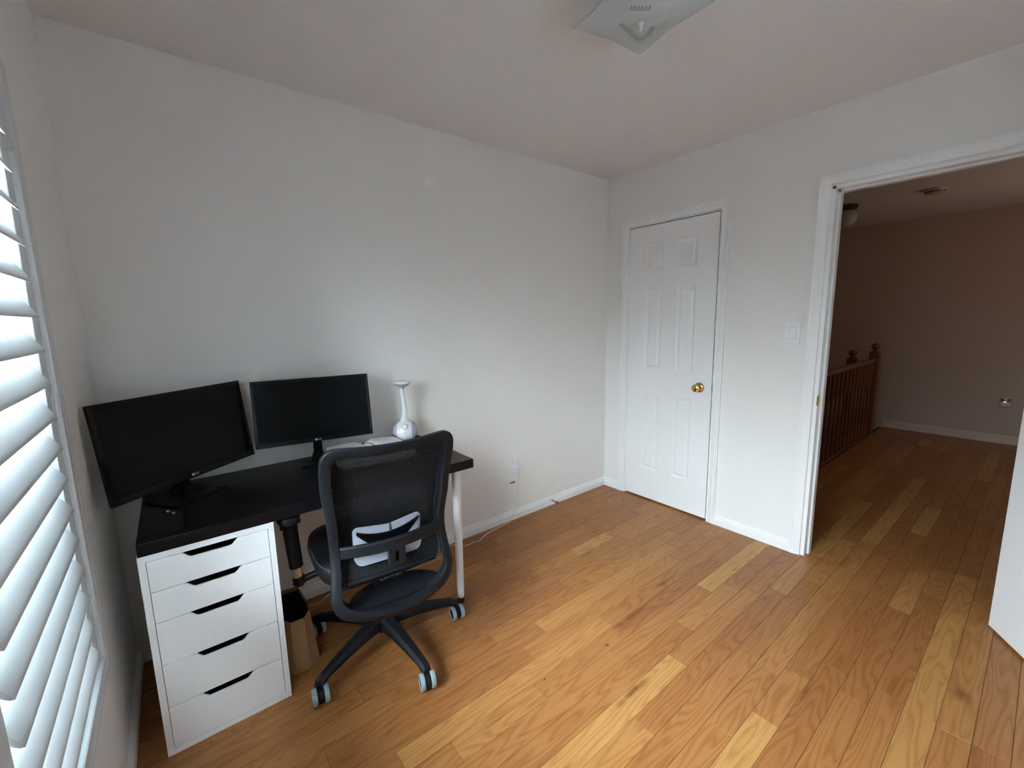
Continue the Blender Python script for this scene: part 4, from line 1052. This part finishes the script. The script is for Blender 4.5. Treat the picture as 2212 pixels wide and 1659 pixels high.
while x < RX1-RX0-0.08:
    if bme is None:
        b0 = obj('baluster', lathe(bp_, 8), 'rail_oak', bn, smooth=True, loc=(x, 0, 0)); bme = b0.data
    else:
        b0 = bpy.data.objects.new('baluster', bme); COL.objects.link(b0); b0.parent = bn; b0.location = (x, 0, 0)
    x += 0.128
def newel(loc, h, par=None, label=None):
    bm = bmesh.new(); s_ = 0.044
    box(bm, (-s_, -s_, 0.001), (s_, s_, h-0.11))
    if par: o = obj('newel_post', bm, 'rail_oak', par, bevel=0.004, loc=loc)
    else:
        o = thing('newel_post', label, 'post', loc); obj('shaft', bm, 'rail_oak', o, bevel=0.004)
    lathe_p = [(0, -0.11), (0.046, -0.11), (0.048, -0.103), (0.035, -0.093), (0.022, -0.085), (0.020, -0.076)] + [(0.040*math.cos(a), -0.042+0.040*math.sin(a)) for a in (-0.9, -0.5, -0.1, 0.3, 0.7, 1.1, 1.4)] + [(0, -0.002)]
    obj('ball_finial', lathe([(r, z+h) for r, z in lathe_p], 20), 'rail_oak', o, smooth=True)
    return o
newel((RX1-RX0+0.02, 0, 0), 1.045, bn)
nw = newel((3.44, -0.80, -0.20), 1.165, None, 'lower newel post with ball top behind the banister end')
# smoke detector, ceiling globe, night light
t = thing('smoke_detector', 'round smoke detector on the dark hallway ceiling', 'detector', (2.50, -1.465, H))
obj('detector_body', lathe([(0, 0), (0.072, 0), (0.072, -0.012), (0.064, -0.032), (0.045, -0.042), (0, -0.042)], 32), 'night_white', t, smooth=True)
obj('vent_ring', lathe([(0.060, -0.026), (0.0685, -0.024), (0.066, -0.031), (0.060, -0.034)], 32), 'dark_metal', t, smooth=True)
t = thing('hall_globe_light', 'round globe light on the hallway ceiling, cut by the doorway edge', 'ceiling light', (2.53, -0.835-0.2, H))
t.location = (2.55, -0.845, H)
obj('fixture_base', lathe([(0, 0), (0.085, 0), (0.085, -0.035), (0.07, -0.045), (0, -0.045)], 28), 'dark_metal', t, smooth=True)
obj('globe', lathe([(0, -0.045)]+[(0.085*math.cos(a), -0.115+0.085*math.sin(a)) for a in [1.0-0.25*i for i in range(11)]]+[(0, -0.2)], 28), 'night_white', t, smooth=True)
t = thing('night_light', 'plug-in night light with a small red glow on the far hallway wall', 'night light', (HX, -1.99, 0.445))
obj('back_housing', bx((-0.028, -0.038, -0.055), (0, 0.038, 0.045)), 'night_white', t, bevel=0.010, seg=3)
bm = bmesh.new(); box(bm, (-0.031, -0.034, 0.002), (-0.027, 0.034, 0.034)); obj('sensor_window', bm, 'plastic_gloss', t)
obj('round_lens', lathe([(0, -0.034), (0.012, -0.034), (0.018, -0.030), (0.018, -0.026), (0, -0.026)], 20, 'x', (0, 0, 0.026)), 'night_white', t, smooth=True)
obj('red_lamp', bx((-0.033, -0.002, -0.006), (-0.028, 0.014, 0.004)), 'red_glow', t)
# ground outside, below the upstairs window
struct('ground_outside', bx((-40, -40, -3.3), (XW-0.25, 40, -3.1)), mat('outside_ground', (0.22, 0.23, 0.20), 0.9, var=0.4, vscale=0.4), 'grey-green ground outside below the window')
